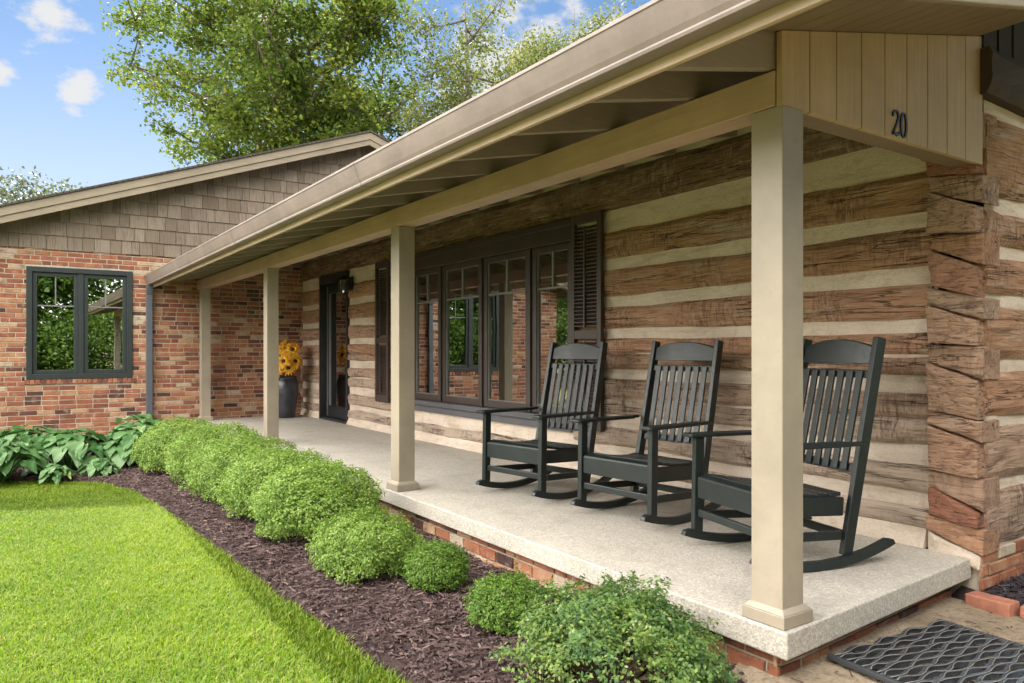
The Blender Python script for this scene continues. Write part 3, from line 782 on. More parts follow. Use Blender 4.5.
# posts
PW = .15; YP = -1.70
for xp in (.0, -3.48, -7.03, -10.57):
    mb = MB(); mb.box((xp-PW, YP, .001), (xp, YP+PW-.012, 2.08)); p = obj('post', mb, m_post, porch, bevel=.004)
    mb = MB(); e = .026
    x0, x1, y0, y1 = xp-PW, xp, YP, YP+PW-.012
    mb.hexa([(x0-e, y0-e, .002), (x1+e, y0-e, .002), (x1+e, y1+e, .002), (x0-e, y1+e, .002), (x0-e, y0-e, .052), (x1+e, y0-e, .052), (x1+e, y1+e, .052), (x0-e, y1+e, .052)])
    f_ = .004
    mb.hexa([(x0-e+.003, y0-e+.003, .053), (x1+e-.003, y0-e+.003, .053), (x1+e-.003, y1+e-.003, .053), (x0-e+.003, y1+e-.003, .053), (x0-f_, y0-f_, .072), (x1+f_, y0-f_, .072), (x1+f_, y1+f_, .072), (x0-f_, y1+f_, .072)])
    obj('post_base', mb, m_post, p, bevel=.003)
# beams
mb = MB(); mb.box((XW+.002, YP-.004, 2.082), (-.033, YP+.138, 2.225)); obj('beam', mb, m_beam, porch, bevel=.004)
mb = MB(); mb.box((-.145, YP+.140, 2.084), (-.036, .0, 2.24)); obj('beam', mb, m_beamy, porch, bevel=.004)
# roof: deck, rafters, fascia, gutter
def under(y): return 2.398 + .223*(y+1.676)
YFA = -2.33
mb = MB(); mb.prism([(YFA-.02, under(YFA-.02)), (.02, under(.02)), (.02, under(.02)+.03), (YFA-.02, under(YFA-.02)+.03)], 'x', XW+.002, XO); dk = obj('roof_deck', mb, m_deck, porch)
mb = MB(); mb.prism([(YFA-.05, under(YFA-.05)+.032), (.02, under(.02)+.032), (.02, under(.02)+.055), (YFA-.05, under(YFA-.05)+.055)], 'x', XW+.002, XO+.04); obj('roof_shingle', mb, m_roof, dk)
mb = MB()
k = 0; y = YFA+.012
while y < -.14:
    mb.hexa([(-.018, y, under(y)-.016), (XO-.001, y, under(y)-.016), (XO-.001, y+.13, under(y+.13)-.016), (-.018, y+.13, under(y+.13)-.016),
             (-.018, y, under(y)-.002), (XO-.001, y, under(y)-.002), (XO-.001, y+.13, under(y+.13)-.002), (-.018, y+.13, under(y+.13)-.002)]); y += .134
obj('soffit', mb, m_soffit, dk)
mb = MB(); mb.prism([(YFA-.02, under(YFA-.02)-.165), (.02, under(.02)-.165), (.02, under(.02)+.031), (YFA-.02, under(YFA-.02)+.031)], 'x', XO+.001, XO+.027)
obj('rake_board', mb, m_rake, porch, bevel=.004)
rx_ = [-.036, -.46, -1.02]
while rx_[-1] > XW+.7: rx_.append(rx_[-1]-.575)
for x in rx_:
    mb = MB(); a, b = YFA+.003, .0
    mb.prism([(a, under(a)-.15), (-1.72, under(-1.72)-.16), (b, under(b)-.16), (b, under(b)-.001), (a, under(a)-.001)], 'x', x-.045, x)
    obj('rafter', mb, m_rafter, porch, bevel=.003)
mb = MB(); mb.box((XW+.002, YFA-.022, 2.085), (XO, YFA, 2.262)); obj('fascia', mb, m_fascia, porch, bevel=.003)
# K-style gutter profile
gy = YFA-.024
prof = [(gy, 2.262), (gy, 2.125), (gy-.064, 2.121), (gy-.074, 2.124), (gy-.078, 2.134), (gy-.076, 2.142), (gy-.086, 2.160), (gy-.100, 2.195), (gy-.111, 2.225), (gy-.118, 2.246), (gy-.123, 2.250), (gy-.123, 2.263), (gy-.110, 2.263),
        (gy-.104, 2.226), (gy-.093, 2.196), (gy-.079, 2.162), (gy-.066, 2.136), (gy-.008, 2.133), (gy-.008, 2.262)]
mb = MB(); mb.prism(prof, 'x', XW+.004, XO+.03); mb.prism([(gy-.004, 2.13), (gy-.064, 2.128), (gy-.115, 2.235), (gy-.115, 2.255), (gy-.004, 2.255)], 'x', XW+.006, XW+.012); mb.prism([(gy-.004, 2.13), (gy-.064, 2.128), (gy-.115, 2.235), (gy-.115, 2.255), (gy-.004, 2.255)], 'x', XO+.02, XO+.0285)
gt = obj('gutter', mb, m_gutter, porch)
for x in (-2.55, -5.6, -8.65):
    mb = MB(); mb.prism([(p - (.0022 if p < gy-.01 else 0), q - (.0022 if q < 2.15 else 0)) for p, q in prof[1:12]] + [(gy-.118, 2.246), (gy-.098, 2.196), (gy-.07, 2.130), (gy-.006, 2.127)], 'x', x, x+.05); obj('gutter_joint', mb, m_gutter, gt)
mb = MB(); xd = XW+.075
q_ = [(xd, 2.125), (xd, 2.05), (xd-.018, 1.97), (xd-.018, -.16), (xd+.03, -.24)]
for (xa, za), (xb, zb) in zip(q_[:-1], q_[1:]): mb.hexa([(xa-.032, gy-.095, za), (xa+.032, gy-.095, za), (xa+.032, gy-.005, za), (xa-.032, gy-.005, za), (xb-.032, gy-.095, zb+.0005), (xb+.032, gy-.095, zb+.0005), (xb+.032, gy-.005, zb+.0005), (xb-.032, gy-.005, zb+.0005)])
obj('downspout', mb, m_down, porch, bevel=.006)
# boarded panel over the side beam
mb = MB(); nb = 9; ya, yb = YP-.004, -.005; w_ = (yb-ya)/nb
for k in range(nb):
    a, b = ya+k*w_+.003, ya+(k+1)*w_-.003
    mb.hexa([(-.028, a, 2.078), (-.002, a, 2.078), (-.002, b, 2.078), (-.028, b, 2.078), (-.028, a, under(a)-.018), (-.002, a, under(a)-.018), (-.002, b, under(b)-.018), (-.028, b, under(b)-.018)])
pn = obj('panel', mb, m_panel, porch, bevel=.003)
mb = MB(); mb.prism([(ya+.01, 2.09), (yb, 2.09), (yb, under(yb)-.02), (ya+.01, under(ya)-.02)], 'x', -.0315, -.0295); obj('panel_backing', mb, m_black, pn)
# house number 20
def stroke(mb, pts, wd, yo, zo):
    n = len(pts); v = []
    for i, (a, b) in enumerate(pts):
        p, q = pts[max(i-1, 0)], pts[min(i+1, n-1)]; dx, dz = q[0]-p[0], q[1]-p[1]; L = math.hypot(dx, dz)
        k = wd[i] if hasattr(wd, '__len__') else wd; nx, nzz = -dz/L*k/2, dx/L*k/2
        for x in (-.0015, .006): v += [(x, yo+a+nx, zo+b+nzz), (x, yo+a-nx, zo+b-nzz)]
    F = [(i*4+p, i*4+q, i*4+4+q, i*4+4+p) for i in range(n-1) for p, q in ((0, 1), (1, 3), (3, 2), (2, 0))]
    F += [(0, 1, 3, 2), ((n-1)*4+2, (n-1)*4+3, (n-1)*4+1, (n-1)*4)]
    mb.add(v, F)
mb = MB(); Hn = .118; yo, zo = -.892, 2.088
two = [(.002, .088), (.004, .102), (.015, .114), (.028, .117), (.041, .112), (.049, .099), (.048, .083), (.038, .062), (.022, .038), (.006, .014), (.001, .006)]
stroke(mb, two, [.009, .011, .009, .009, .011, .013, .013, .012, .010, .009, .008], yo, zo)
stroke(mb, [(-.001, .006), (.018, .010), (.036, .004), (.052, .010), (.057, .022)], [.012, .012, .012, .010, .006], yo, zo+.002)
zero = [(.094+.023*math.cos(t), .060+.056*math.sin(t)) for t in [2*math.pi*k/32 for k in range(33)]]
stroke(mb, zero, [.006+.007*abs(math.cos(2*math.pi*k/32)) for k in range(33)], yo, zo)
obj('house_number', mb, m_black, pn)

# ------------------------------------------------------------------ rocking chairs
def chair():
    t = empty('rocking_chair', (0, 0, 0))
    def P(name, mb, bevel=.005): return obj(name, mb, m_chair, t, bevel=bevel, local=True)
    rad, y0 = 1.25, .02
    def rz(y): return rad-math.sqrt(rad*rad-(y-y0)**2)
    XL = .305
    for s in (-1, 1):
        mb = MB(); v = []; n = 22
        for i in range(n+1):
            y = -.385+.885*i/n; z = rz(y); th = .046 if 0 < i < n else .024
            for dx in (-.019, .019): v += [(s*XL+dx, y, z), (s*XL+dx, y-.05*(y-y0)*.5, z+th)]
        F = [(i*4+a, i*4+b, i*4+4+b, i*4+4+a) for i in range(n) for a, b in ((0, 1), (1, 3), (3, 2), (2, 0))]+[(0, 2, 3, 1), (n*4, n*4+1, n*4+3, n*4+2)]
        mb.add(v, F); P('rocker', mb, .004)
        mb = MB(); mb.bar((s*XL, -.29, rz(-.29)+.042), (s*XL, -.28, .614), .038, .058, (0, 1, 0)); P('front_leg', mb)
        mb = MB(); mb.bar((s*.285, .205, rz(.205)+.04), (s*.272, .205+.24, 1.168), .034, .062, (0, 1, 0)); P('back_post', mb)
        mb = MB(); a = .06
        mb.prism([(s*(XL+.055), -.345), (s*(XL+.04), -.36), (s*(XL-.03), -.36), (s*(XL-.045), -.345), (s*(XL-.045), .20), (s*(XL-.008), .21), (s*(XL-.008), .285), (s*(XL+.03), .285), (s*(XL+.05), .1)][::s], 'z', .615, .635); P('arm', mb)
        mb = MB(); mb.bar((s*.275, -.225, .325), (s*.262, .205, .300), .026, .095); P('side_rail', mb)
        mb = MB(); mb.bar((s*.29, -.225, .175), (s*.272, .19, .155), .024, .045); P('side_stretcher', mb)
    def back(z): return .205+.24*(z-.05)/1.118
    mb = MB(); mb.box((-.283, -.302, .275), (.283, -.277, .388)); P('front_apron', mb)
    mb = MB(); mb.box((-.283, -.30, .170), (.283, -.277, .212)); P('front_stretcher', mb)
    mb = MB(); mb.box((-.265, .205, .13), (.265, .229, .175)); P('rear_stretcher', mb)
    mb = MB(); pr = [(-.30, .392), (-.25, .408), (-.19, .403), (-.12, .390), (-.04, .378), (.04, .370), (.12, .368), (.20, .374)]
    for i in range(len(pr)-1):
        (a, b), (c, d) = pr[i], pr[i+1]; e = (c-a)*.05; w_ = .30 if a < -.22 else .265
        if a < -.22: w_ = .281
        mb.hexa([(-w_, a+e, b-.02), (w_, a+e, b-.02), (w_, c-e, d-.02), (-w_, c-e, d-.02), (-w_, a+e, b), (w_, a+e, b), (w_, c-e, d), (-w_, c-e, d)])
    P('seat', mb, .004)
    n = 14; mb = MB(); v = []
    for i in range(n+1):
        x = -.252+.504*i/n; zt = 1.118+.045*(1-(x/.26)**2); zb = 1.03
        for z in (zb, zt):
            for dy in (-.016, .008): v.append((x, back(z)+dy-.02+.02*(x/.25)**2, z))
    F = [(i*4+a, i*4+b, i*4+4+b, i*4+4+a) for i in range(n) for a, b in ((0, 1), (1, 3), (3, 2), (2, 0))]+[(0, 2, 3, 1), (n*4, n*4+1, n*4+3, n*4+2)]
    mb.add(v, F); P('headrest', mb, .004)
    for nm, z0, z1 in (('upper_rail', .955, .998), ('lower_rail', .465, .510)):
        mb = MB(); mb.hexa([(-.256, back(z0)-.012, z0), (.256, back(z0)-.012, z0), (.256, back(z0)+.014, z0), (-.256, back(z0)+.014, z0), (-.256, back(z1)-.012, z1), (.256, back(z1)-.012, z1), (.256, back(z1)+.014, z1), (-.256, back(z1)+.014, z1)]); P(nm, mb, .004)
    for k in range(7):
        x = (k-3)*.066; mb = MB(); mb.bar((x, back(.475)-.02, .475), (x, back(.992)-.02, .992), .042, .014, (0, 1, 0)); P('slat', mb, .003)
    return t
def copy_tree(o, parent=None):
    c = o.copy(); COL.objects.link(c)
    if parent: c.parent = parent
    for ch in list(o.children): copy_tree(ch, c)
    return c
ch0 = chair()
CH = [(-2.82, -.815, 9, 'dark green slatted rocking chair standing in front of the window shutter, farthest from the corner'),
      (-1.79, -.70, 5, 'dark green slatted rocking chair in the middle of the row, fully clear of the posts'),
      (-.68, -.82, -15, 'dark green slatted rocking chair half hidden behind the nearest porch post')]
for i, (x, y, rz_, lab) in enumerate(CH):
    o = ch0 if i == 0 else copy_tree(ch0)
    o.location = (x, y, .002); o.rotation_euler = (0, 0, R(rz_)); tag(o, lab, 'rocking chair', 'rocking chairs on the porch')

# ------------------------------------------------------------------ lantern, pot, sunflowers, mat, edging
la = empty('wall_lantern', (-8.62, -.02, 2.06), 'black wall lantern with clear glass mounted beside the front door', 'lantern')
x, z = -8.62, 2.06
mb = MB(); mb.box((x-.06, -.03, z-.06), (x+.06, -.008, z+.14)); obj('back_plate', mb, m_black, la, bevel=.005)
mb = MB(); mb.tube([(x, -.03, z+.09), (x, -.08, z+.13), (x, -.13, z+.13)], .012, 8); obj('arm', mb, m_black, la)
mb = MB(); mb.lathe([(.012, .14), (.03, .125), (.085, .095), (.09, .085), (.07, .084)], (x, -.13, z), 20); mb.lathe([(.03, -.13), (.065, -.125), (.068, -.105), (.03, -.104)], (x, -.13, z), 20)
for k in range(4):
    a = math.pi/4+k*math.pi/2; mb.bar((x+.066*math.cos(a), -.13+.066*math.sin(a), z-.115), (x+.074*math.cos(a), -.13+.074*math.sin(a), z+.09), .012, .012, (1, .1, 0))
obj('cage', mb, m_black, la)
mb = MB(); mb.lathe([(.052, -.104), (.058, .083)], (x, -.13, z), 20); obj('glass', mb, m_lglass, la, smooth=False)
mb = MB(); mb.lathe([(.012, -.10), (.014, -.05), (.02, -.02), (.012, .02), (.003, .035)], (x, -.13, z), 10); obj('bulb', mb, m_muntin, la, smooth=True)

def pot_mat():
    m = NT('dark glazed clay', .28, .5); v = m.co(); f = m.noise(v, 9, 6, .6)
    m.col(m.ramp(f, [(.3, (.018, .018, .024)), (.7, (.05, .048, .062))])); m.bump(m.noise(m.co((2, 2, 22)), 1.2, 4), .01, .5); return m.m
PX, PY = -10.42, -.42
pt = empty('planter_pot', (PX, PY, 0), 'tall dark glazed pot standing in the porch corner by the door', 'pot')
mb = MB(); mb.lathe([(.13, .002), (.145, .01), (.165, .15), (.19, .32), (.205, .46), (.20, .56), (.178, .63), (.165, .655), (.178, .675), (.182, .69), (.165, .692), (.150, .66), (.15, .60)], (PX, PY, 0), 36)
obj('body', mb, pot_mat(), pt, smooth=True)
sf = empty('sunflower_bouquet', (PX, PY, .6), 'bunch of orange yellow sunflowers sticking out of the dark pot', 'flowers')
rr = random.Random(4)
FL = [(-.05, -.13, .95, -.5, -.9), (.13, -.10, .92, .6, -.6), (.02, -.17, .82, .1, -1), (.16, -.02, .78, .95, -.4), (-.13, -.10, .80, -.5, -1), (.10, -.16, .74, .5, -1), (.0, -.05, 1.04, 0, -.6), (.14, .04, 1.0, .8, -.1), (-.12, .0, .98, -.8, -.3), (.20, -.10, .86, .8, -.6), (.05, .1, .93, .3, .8), (.19, .06, .86, 1, .1)]
for (dx, dy, z, nx, ny) in FL:
    c = Vector((PX+dx*1.35, PY+dy*1.2, .72+(z-.70)*1.35)); nrm = Vector((nx, ny, .35)).normalized(); u = nrm.cross(Vector((0, 0, 1))).normalized(); v_ = u.cross(nrm)
    mb = MB()
    for ring, (n, L, lift) in enumerate(((16, .15, .012), (12, .11, .03))):
        for k in range(n):
            a = 2*math.pi*(k+.5*ring)/n+rr.uniform(-.1, .1); d = u*math.cos(a)+v_*math.sin(a); e = nrm.cross(d); L2 = L*rr.uniform(.85, 1.1); wd = .022
            q = [c+d*.022, c+d*L2*.55+e*wd+nrm*lift, c+d*L2+nrm*(lift-rr.uniform(0, .03)), c+d*L2*.55-e*wd+nrm*lift]
            mb.add(q+[p-nrm*.002 for p in q], [(0, 1, 2, 3), (7, 6, 5, 4), (0, 4, 5, 1), (1, 5, 6, 2), (2, 6, 7, 3), (3, 7, 4, 0)], rr.random())
    f_ = obj('flower', mb, m_petal, sf)
    mb = MB(); pr = []
    for q, h in ((.001, .026), (.016, .024), (.030, .016), (.034, .004), (.02, -.004)):
        for k in range(12):
            a = 2*math.pi*k/12; pr.append(c+(u*math.cos(a)+v_*math.sin(a))*q+nrm*h)
    mb.add(pr, [(i*12+k, i*12+(k+1) % 12, i*12+12+(k+1) % 12, i*12+12+k) for i in range(4) for k in range(12)])
    obj('flower_centre', mb, m_seed, f_, smooth=True)
    mb = MB(); mb.tube([c-nrm*.006, c-nrm*.05+Vector((0, 0, -.04)), Vector((PX+dx*.4, PY+dy*.4, .66))], .007, 6); obj('stem', mb, m_box, sf)
mb = MB()
for k in range(26):
    a = rr.uniform(0, 6.28); q = rr.uniform(.08, .2); z = rr.uniform(.68, .92); d = Vector((math.cos(a), math.sin(a), rr.uniform(-.4, .5))).normalized(); e = d.cross(Vector((0, 0, 1))).normalized()
    c = Vector((PX, PY, z))+Vector((math.cos(a), math.sin(a), 0))*q*.6; mb.add([c, c+d*.06+e*.03, c+d*.13, c+d*.06-e*.03], [(0, 1, 2, 3)], rr.random())
obj('leaf', mb, m_hosta, sf)

# woven rubber doormat
def rub():
    m = NT('mat rubber', .45, .5); k = m.ramp(m.attr(), [(0, (.022, .022, .024)), (.6, (.045, .05, .056)), (1, (.075, .095, .12))])
    m.col(k); m.bump(m.noise(m.co(), 80, 3), .002, .6); return m.m
m_rub = rub(); m_wire = paint('mat wire', (.20, .195, .185), .4, .15, 20)
mt = empty('doormat', (.36, -1.02, -.19), 'dark rubber strip doormat laced with wavy wire on bare dirt', 'doormat', rz=R(-4))
mb = MB(); wb = MB(); ns = 21; Lx, Ly = .62, .80
for i in range(ns):
    x = -Lx/2+Lx*i/(ns-1); pts = []
    for k in range(25):
        y = -Ly/2+Ly*k/24; ph = k*math.pi/3.0+(i % 2)*math.pi
        pts.append((x+.012*math.sin(ph+.5*math.sin(i*2.3))*(.8+.4*random.random()), y+.004*random.uniform(-1, 1), .012+.004*math.sin(ph*.5+i)))
    for k in range(24): mb.bar(pts[k], pts[k+1], .014, .022, r=min(1, .2+i/ns*.9*random.uniform(.6, 1.1)))
    if i % 1 == 0:
        wb.tube([(p[0]+.012, p[1], .027+.003*math.sin(k*1.3)) for k, p in enumerate(pts)], .0020, 5)
for y in (-Ly/2, Ly/2): mb.bar((-Lx/2-.02, y, .012), (Lx/2+.02, y, .012), .022, .02)
obj('rubber_strip', mb, m_rub, mt, local=True, bevel=.003); obj('wire', wb, m_wire, mt, local=True, smooth=True)

m_paver = paint('edging brick', (.36, .15, .095), .85, .25, 14, .004)
EB = [(-.02, -.105, -5, 'reddish edging brick touching the house corner beside the dirt'), (.215, -.085, 4, 'second edging brick from the house corner, along the dark mulch'),
      (.45, -.075, -2, 'third edging brick from the house corner, along the dark mulch'), (.69, -.07, 3, 'fourth edging brick from the house corner, along the dark mulch')]
mb = MB(); mb.box((0, -.05, -.06), (.215, .05, .045)); eb = obj('edging_brick', mb, m_paver, bevel=.007, seg=3)
for i, (x, y, rz_, lab) in enumerate(EB):
    o = eb if i == 0 else eb.copy()
    if i: COL.objects.link(o)
    o.location = (x, y, -.195); o.rotation_euler = (R(random.uniform(-3, 3)), R(random.uniform(-2, 2)), R(rz_)); tag(o, lab, 'brick', 'edging bricks along the side bed')

# ------------------------------------------------------------------ foliage
def leaves(C, N, size, aspect=.55, jitter=.6, fold=.0):
    """C centres, N preferred normals -> V,F of rhombic leaves"""
    n = len(C); nn = unit(N+rng.normal(0, jitter, (n, 3))); t = unit(np.cross(nn, rng.normal(0, 1, (n, 3)))); b = np.cross(nn, t)
    s = (size*rng.uniform(.65, 1.25, n))[:, None]
    V = np.stack([C-t*s*.5, C+b*s*aspect*.5+t*s*.05, C+t*s*.5-nn*s*fold, C-b*s*aspect*.5+t*s*.05], 1).reshape(-1, 3)
    return V, (np.arange(n)[:, None]*4+[0, 1, 2, 3])
def shrub(name, label, x, y, rx, ry, h, n, mat, seed, leaf=.022, bare=0, lump=.24):
    zb = -.27; t = empty(name, (x, y, zb), label, 'shrub', 'rounded shrubs in the mulch bed along the porch')
    r_ = np.random.default_rng(seed)
    d = unit(r_.normal(0, 1, (n*2, 3))); d = d[d[:, 2] > -.55][:n]; m = len(d)
    def lumpf(dd): return np.array([1+lump*(mnoise.noise(Vector(q)*2.6+Vector((seed, 0, 0)))+.75*mnoise.noise(Vector(q)*6.5+Vector((0, seed, 0)))) for q in dd])
    lf = lumpf(d); depth = 1-np.abs(r_.normal(0, .10, m)); depth[: m//5] = r_.uniform(.55, .92, m//5)
    sc = np.array([rx, ry, h*.56]); C = d*(lf*depth)[:, None]*sc+np.array([x, y, zb+h*.45])
    keep = C[:, 2] > zb+.015
    if bare: keep &= ~((C[:, 2] < zb+.17) & (r_.random(m) < .75) & (d[:, 1] < .2))
    if bare: keep &= ~((C[:, 2] < zb+.27) & (((C[:, 0]-x)*.70-(C[:, 1]-y)*.71)/np.maximum(np.hypot(C[:, 0]-x, C[:, 1]-y), .01) > .86) & (r_.random(m) < .9))   # hollow foot
    C = C[keep]; d = d[keep]; dp = depth[keep]
    # tip rosettes: most leaves gather round shoot tips
    tips = C[r_.integers(0, len(C), len(C)//7)]
    near = r_.integers(0, len(tips), len(C)); pick = r_.random(len(C)) < .55
    C[pick] = tips[near[pick]]+r_.normal(0, leaf*.65, (pick.sum(), 3))
    d = unit((C-np.array([x, y, zb+h*.35]))/sc)
    ns_ = 90; si = r_.integers(0, len(C), ns_); so_ = C[si]; sdv = unit(d[si]+r_.normal(0, .35, (ns_, 3))+[0, 0, .4]); SC = []; SD = []
    for k in range(ns_):                                        # stray shoots breaking the outline
        if dp[si[k]] < .9: continue
        L = r_.uniform(.02, .065); f_ = r_.random((14, 1)); SC.append(so_[k]+sdv[k]*L*f_+r_.normal(0, leaf*.35, (14, 3))); SD.append(np.tile(sdv[k], (14, 1)))
    if SC: C = np.concatenate([C]+SC); d = np.concatenate([d]+SD)
    V, F = leaves(C, d+[0, 0, .5], leaf, .6, .55, .12)
    pn = np.array([mnoise.noise(Vector(q)*5.) for q in C]); rnd = np.clip(.48+.22*pn+r_.normal(0, .2, len(C)), 0, 1)
    np_obj('foliage', V, F, rnd, mat, t)
    mb = MB(); q_ = random.Random(seed)
    for k in range(110 if bare else 26):
        a = q_.uniform(0, 6.28); e = q_.uniform(.5, .92); ex, ey = math.cos(a)*rx*e, math.sin(a)*ry*e; zz = h*q_.uniform(.35, .8)*(1.15-e*.5)
        mb.tube([(x+ex*.12, y+ey*.12, zb-.02), (x+ex*.5, y+ey*.5, zb+zz*.55), (x+ex, y+ey, zb+zz)], [.006, .004, .002], 4)
    obj('stem', mb, m_twig, t)
SH = [(-7.25, -2.60, .54, .48, .56, 15000, 'light green rounded shrub beside the hostas, at the far end of the row'),
      (-6.25, -2.42, .54, .50, .58, 15000, 'light green rounded shrub second from the hostas, merging with its neighbours'),
      (-5.22, -2.40, .54, .50, .55, 15000, 'light green mounded shrub in the middle of the long hedge-like row'),
      (-4.27, -2.38, .50, .48, .53, 15000, 'light green mounded shrub below the second porch post from the wing'),
      (-3.42, -2.37, .46, .45, .53, 16000, 'light green mounded shrub at the near end of the joined row')]
for i, (x, y, rx, ry, h, n, lab) in enumerate(SH): shrub('shrub', lab, x, y, rx*.97, ry, h*1.06, int(n*1.6), m_bush, 10+i, .0205, lump=.17)
shrub('shrub', 'low separate light green shrub just past the joined row', -2.44, -2.42, .33, .31, .37, 18000, m_bush, 21, .0165)
shrub('shrub', 'smallest round bright green shrub standing alone in the mulch', -1.94, -2.2, .18, .18, .27, 9000, m_box, 22, .0145, lump=.12)
shrub('shrub', 'small bright green shrub tucked against the big shrub', -1.22, -2.20, .20, .20, .26, 9000, m_box, 23, .0145)
shrub('shrub', 'biggest nearest shrub with mottled leaves and bare twigs at its foot', -.43, -2.21, .40, .37, .375, 34000, m_bush2, 24, .019, 1, .44)

def hosta(x, y, R_, h, n, seed, label, small=0):
    q = random.Random(seed); zb = -.26; t = empty('hosta', (x, y, zb), label, 'hosta', 'hostas along the brick wing'); mb = MB(); sb = MB()
    for k in range(n):
        a = k*2.399+q.uniform(-.3, .3); f = (k+.5)/n; rad = R_*(f**.5)*q.uniform(.75, 1.05); z = h*.88*(1.02-.55*f**1.5)*q.uniform(.85, 1.1)
        L = q.uniform(.17, .245)*(1 if not small else .55); W = L*q.uniform(.74, .9); d = Vector((math.cos(a), math.sin(a), 0)); e = Vector((-math.sin(a), math.cos(a), 0)); up = Vector((0, 0, 1))
        base = Vector((x, y, zb+z))+d*max(0, rad-L*.5); droop = .05+.5*f+q.uniform(-.1, .1); tilt = q.uniform(-.25, .25)
        v = []; nu, nv = 8, 6; tl = q.uniform(-.22, .22)
        for i in range(nu+1):
            s_ = i/nu; wdt = W*.5*(math.sin(math.pi*min(1, s_**.62*.97+.03))**.8)
            sl_ = .30+.62*f+tl; cx = L*s_/math.sqrt(1+sl_*sl_*.6); cz = -sl_*L*s_*(.75+.25*s_)+.05*L*math.sin(s_*3)
            for j in range(nv+1):
                p = (j/nv*2-1); zz = cz+.10*wdt*abs(p)*2-.05*abs(math.sin(p*7))*wdt + tilt*p*wdt + .010*math.sin(9*s_+4*p)
                v.append(base+d*(cx-.10*L*(1-abs(p))*(s_ < .1))+e*(p*wdt)+up*zz)
        r = min(1, max(0, q.gauss(.45, .22)))
        mb.add(v, [(i*(nv+1)+j, i*(nv+1)+j+1, (i+1)*(nv+1)+j+1, (i+1)*(nv+1)+j) for i in range(nu) for j in range(nv)], r)
        sb.tube([(x+d.x*.03, y+d.y*.03, zb-.02), Vector((x, y, zb+z*.6))+d*max(.02, rad-L*.5)*.5, base+up*.005], .005, 5)
    obj('foliage', mb, m_hosta, t, smooth=True); obj('stem', sb, m_hosta, t)
hosta(-7.60, -4.30, .50, .46, 62, 1, 'broad dark green hosta at the left edge of the photo')
hosta(-8.00, -3.62, .52, .48, 66, 2, 'broad leaved hosta clump in the middle of the hosta bed')
hosta(-8.00, -2.98, .50, .50, 64, 3, 'hosta clump next to the first light green shrub')
hosta(-8.75, -4.05, .5, .50, 46, 4, 'hosta half hidden behind the left hosta, under the wing window')
hosta(-8.95, -2.80, .52, .54, 60, 5, 'tallest hosta, rising in front of the dark downspout')
hosta(-7.35, -3.40, .22, .20, 26, 6, 'small pale hosta at the front edge of the mulch', 1)
hosta(-7.30, -3.80, .20, .18, 22, 7, 'smallest hosta, low at the lawn edge between two big clumps', 1)

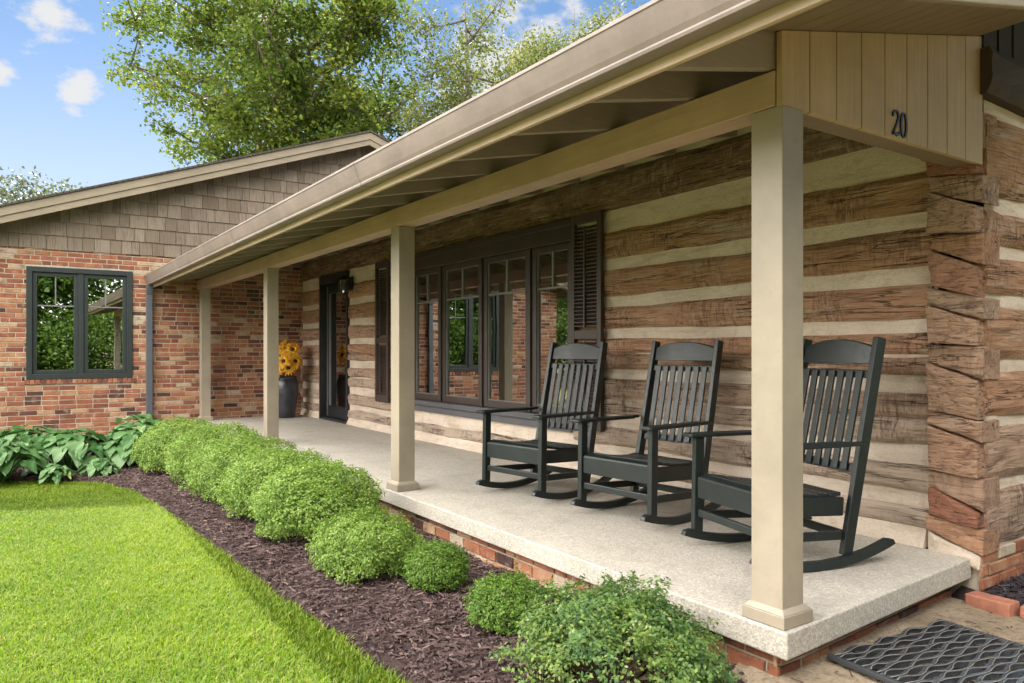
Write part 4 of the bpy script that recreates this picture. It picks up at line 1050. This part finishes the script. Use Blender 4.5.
def tree(name, label, x, y, H, trunk, crown, nl, leaf, mat, seed, base=None, group=None, limbs=16, clump=.55, twigs=5, lean=(0, 0), spread=.6):
    """crown = (cx, cy, cz, rx, ry, rz) relative to the foot"""
    q = random.Random(seed); r_ = np.random.default_rng(seed); zb = LZ; t = empty(name, (x, y, zb), label, 'tree', group)
    foot = Vector((x, y, zb-.1)); cx, cy, cz, rx, ry, rz_ = crown; cc = Vector((x+cx, y+cy, zb+cz)); base = base or (cz-rz_)*.9
    mb = MB(); pts = []; n = 10
    for i in range(n+1):
        f = i/n; pts.append(foot+Vector((cx*.6*f*f+lean[0]*f+.18*math.sin(f*5+seed)*f, cy*.6*f*f+lean[1]*f+.15*math.cos(f*4+seed)*f, H*f*.92)))
    mb.tube(pts, [trunk*(1-.97*(i/n)**.9)*(1.35 if i == 0 else 1) for i in range(n+1)], 9); tips = []
    for k in range(limbs):
        f = (k+q.random())/limbs; zs = base+(H*.86-base)*f; i = min(n-1, int(zs/(H*.92)*n)); s_ = zs/(H*.92)*n-i; st = pts[i].lerp(pts[i+1], min(1, s_))
        a = k*2.4+q.uniform(-.5, .5)
        ze = (zs-cz)/rz_*.75+q.uniform(.0, .45); ze = max(-.8, min(.97, ze)); rr_ = math.sqrt(max(.05, 1-ze*ze))*q.uniform(.72, 1.02)
        en = cc+Vector((math.cos(a)*rx*rr_, math.sin(a)*ry*rr_, ze*rz_)); md = st.lerp(en, .5)+Vector((0, 0, -.10*(en-st).length*q.uniform(-.3, 1)))
        L = (en-st).length; w_ = max(.018, trunk*.5*(1-f*.6)); pl = [st, st.lerp(md, .55), md, md.lerp(en, .55), en]
        mb.tube(pl, [w_, w_*.75, w_*.5, w_*.33, w_*.12], 6); tips += [(en, 1), (pl[3], .85), (md, .6)]
        for j in range(twigs):
            g = q.uniform(.3, 1); p0 = pl[min(3, int(g*4))].lerp(pl[min(4, int(g*4)+1)], g*4-int(g*4)) if g < 1 else en
            d = Vector((q.gauss(0, 1), q.gauss(0, 1), q.gauss(.15, .7))).normalized()*L*q.uniform(.22, .48)*spread*1.5
            p1 = p0+d; qv = Vector(((p1.x-cc.x)/rx, (p1.y-cc.y)/ry, (p1.z-cc.z)/rz_))
            if qv.length > 1.08: p1 = cc+Vector((qv.x*rx, qv.y*ry, qv.z*rz_))/qv.length*1.04
            mb.tube([p0, p0.lerp(p1, .5)+Vector((0, 0, .06*L*q.uniform(-1, 1)*.5)), p1], [w_*.3, w_*.2, .008], 4); tips += [(p1, 1), (p0.lerp(p1, .6), .8)]
    obj('trunk', mb, m_bark, t, smooth=True)
    P = np.array([tuple(p) for p, _ in tips]); wgt = np.array([k for _, k in tips])*r_.uniform(.35, 1.3, len(tips)); idx = r_.choice(len(P), nl, p=wgt/wgt.sum())
    C = P[idx]+np.clip(r_.normal(0, 1, (nl, 3)), -1.7, 1.7)*(clump*r_.uniform(.6, 1.3, len(P))[idx])[:, None]*[1, 1, .72]
    C = C[C[:, 2] > zb+.2]
    V, F = leaves(C, np.tile([0, 0, 1.], (len(C), 1)), leaf, .62, .9, .1)
    cl = r_.normal(0, .16, len(P))[idx][:len(C)]
    np_obj('crown', V, F, np.clip(.45+cl+r_.normal(0, .2, len(C)), 0, 1), mat, t)
tree('maple_tree', 'big dense green maple rising behind the brick wing roof', -30.2, 7.3, 19.5, .42, (-.9, -1.4, 14.2, 6.6, 6.6, 5.5), 66000, .205, m_maple, 3, base=6.0, limbs=36, clump=.46, twigs=8)
tree('slim_tree', 'slim airy tree with one straight stem, right of the maple', -23.0, 10.6, 17, .24, (0, 0, 10.0, 3.0, 3.0, 6.8), 17000, .15, m_locust, 5, base=2.8, limbs=24, clump=.5, twigs=4, spread=.45)
tree('slim_tree', 'airy forked tree with several stems above the porch gutter', -22.0, 15.0, 17, .26, (.2, .4, 11.0, 3.4, 3.4, 6.6), 19000, .15, m_locust, 6, base=3.4, limbs=22, clump=.5, twigs=5, spread=.5)
tree('slim_tree', 'thin airy tree between the two slim trees, farther back', -27.0, 15.6, 17, .15, (0, 0, 10.5, 3.0, 3.0, 6.5), 10000, .16, m_locust, 8, base=3.4, limbs=20, clump=.5, twigs=4, spread=.45)
tree('distant_tree', 'low grey green tree at the right end of the tree line', -27.0, 24.6, 12.5, .22, (0, 0, 11.0, 2.6, 2.6, 4.4), 7000, .2, m_grey, 7, base=5, limbs=18, clump=.5, twigs=5)
tree('distant_tree', 'tiny far tree top showing over the wing roof at the left edge', -52.0, -3.0, 12.6, .3, (0, 0, 8.5, 3.6, 3.6, 4.2), 9000, .26, m_grey, 9, base=3, limbs=16, clump=.7, twigs=4)
YT = [(13, -3.2, 10, 4.2), (11.5, -7.5, 9, 3.6), (17, -9, 12, 4.8), (19, 1.5, 13, 4.8), (-27, -16, 11, 4.4), (24, -4.5, 14, 5), (-36, -24, 13, 5.5), (25, -13, 12, 4.8), (8.5, -15.6, 11, 4.0), (14, -19, 13, 4.8)]
for i, (x, y, H, rc) in enumerate(YT):
    tree('yard_tree', 'leafy green yard tree across the lawn, seen only mirrored in the window glass', x, y, H, .22, (0, 0, H*.46, rc, rc, H*.47), 17000, .26, m_farleaf, 40+i, base=.8, group='yard trees mirrored in the windows', limbs=18, clump=.75, twigs=4)

for i in range(9):
    tree('field_tree', 'far leafy tree at the end of the lawn, seen only mirrored in the window glass', -34+i*8.5, -46-5*math.sin(i*2.1), 12+2*math.sin(i*1.7), .3, (0, 0, 6, 5.2, 5.2, 6), 5000, .55, m_farleaf, 120+i, base=1.2, group='far trees mirrored in the windows', limbs=14, clump=1., twigs=3)
HB = [(10.5, -1.2), (11.5, -4.4), (12.5, -11), (16, 3.5), (21, -7.5), (-22, -13.5), (-24, -10), (-31, -17), (5.2, -12.6), (9.2, -14.6)]
for i, (x, y) in enumerate(HB):
    tree('yard_bush', 'wide green yard bush low among the mirrored trees', x, y, 3.0, .10, (0, 0, 1.5, 2.3, 2.3, 1.6), 9000, .17, m_farleaf, 80+i, base=.2, group='yard bushes mirrored in the windows', limbs=16, clump=.4, twigs=4)

S.render.engine = 'CYCLES'
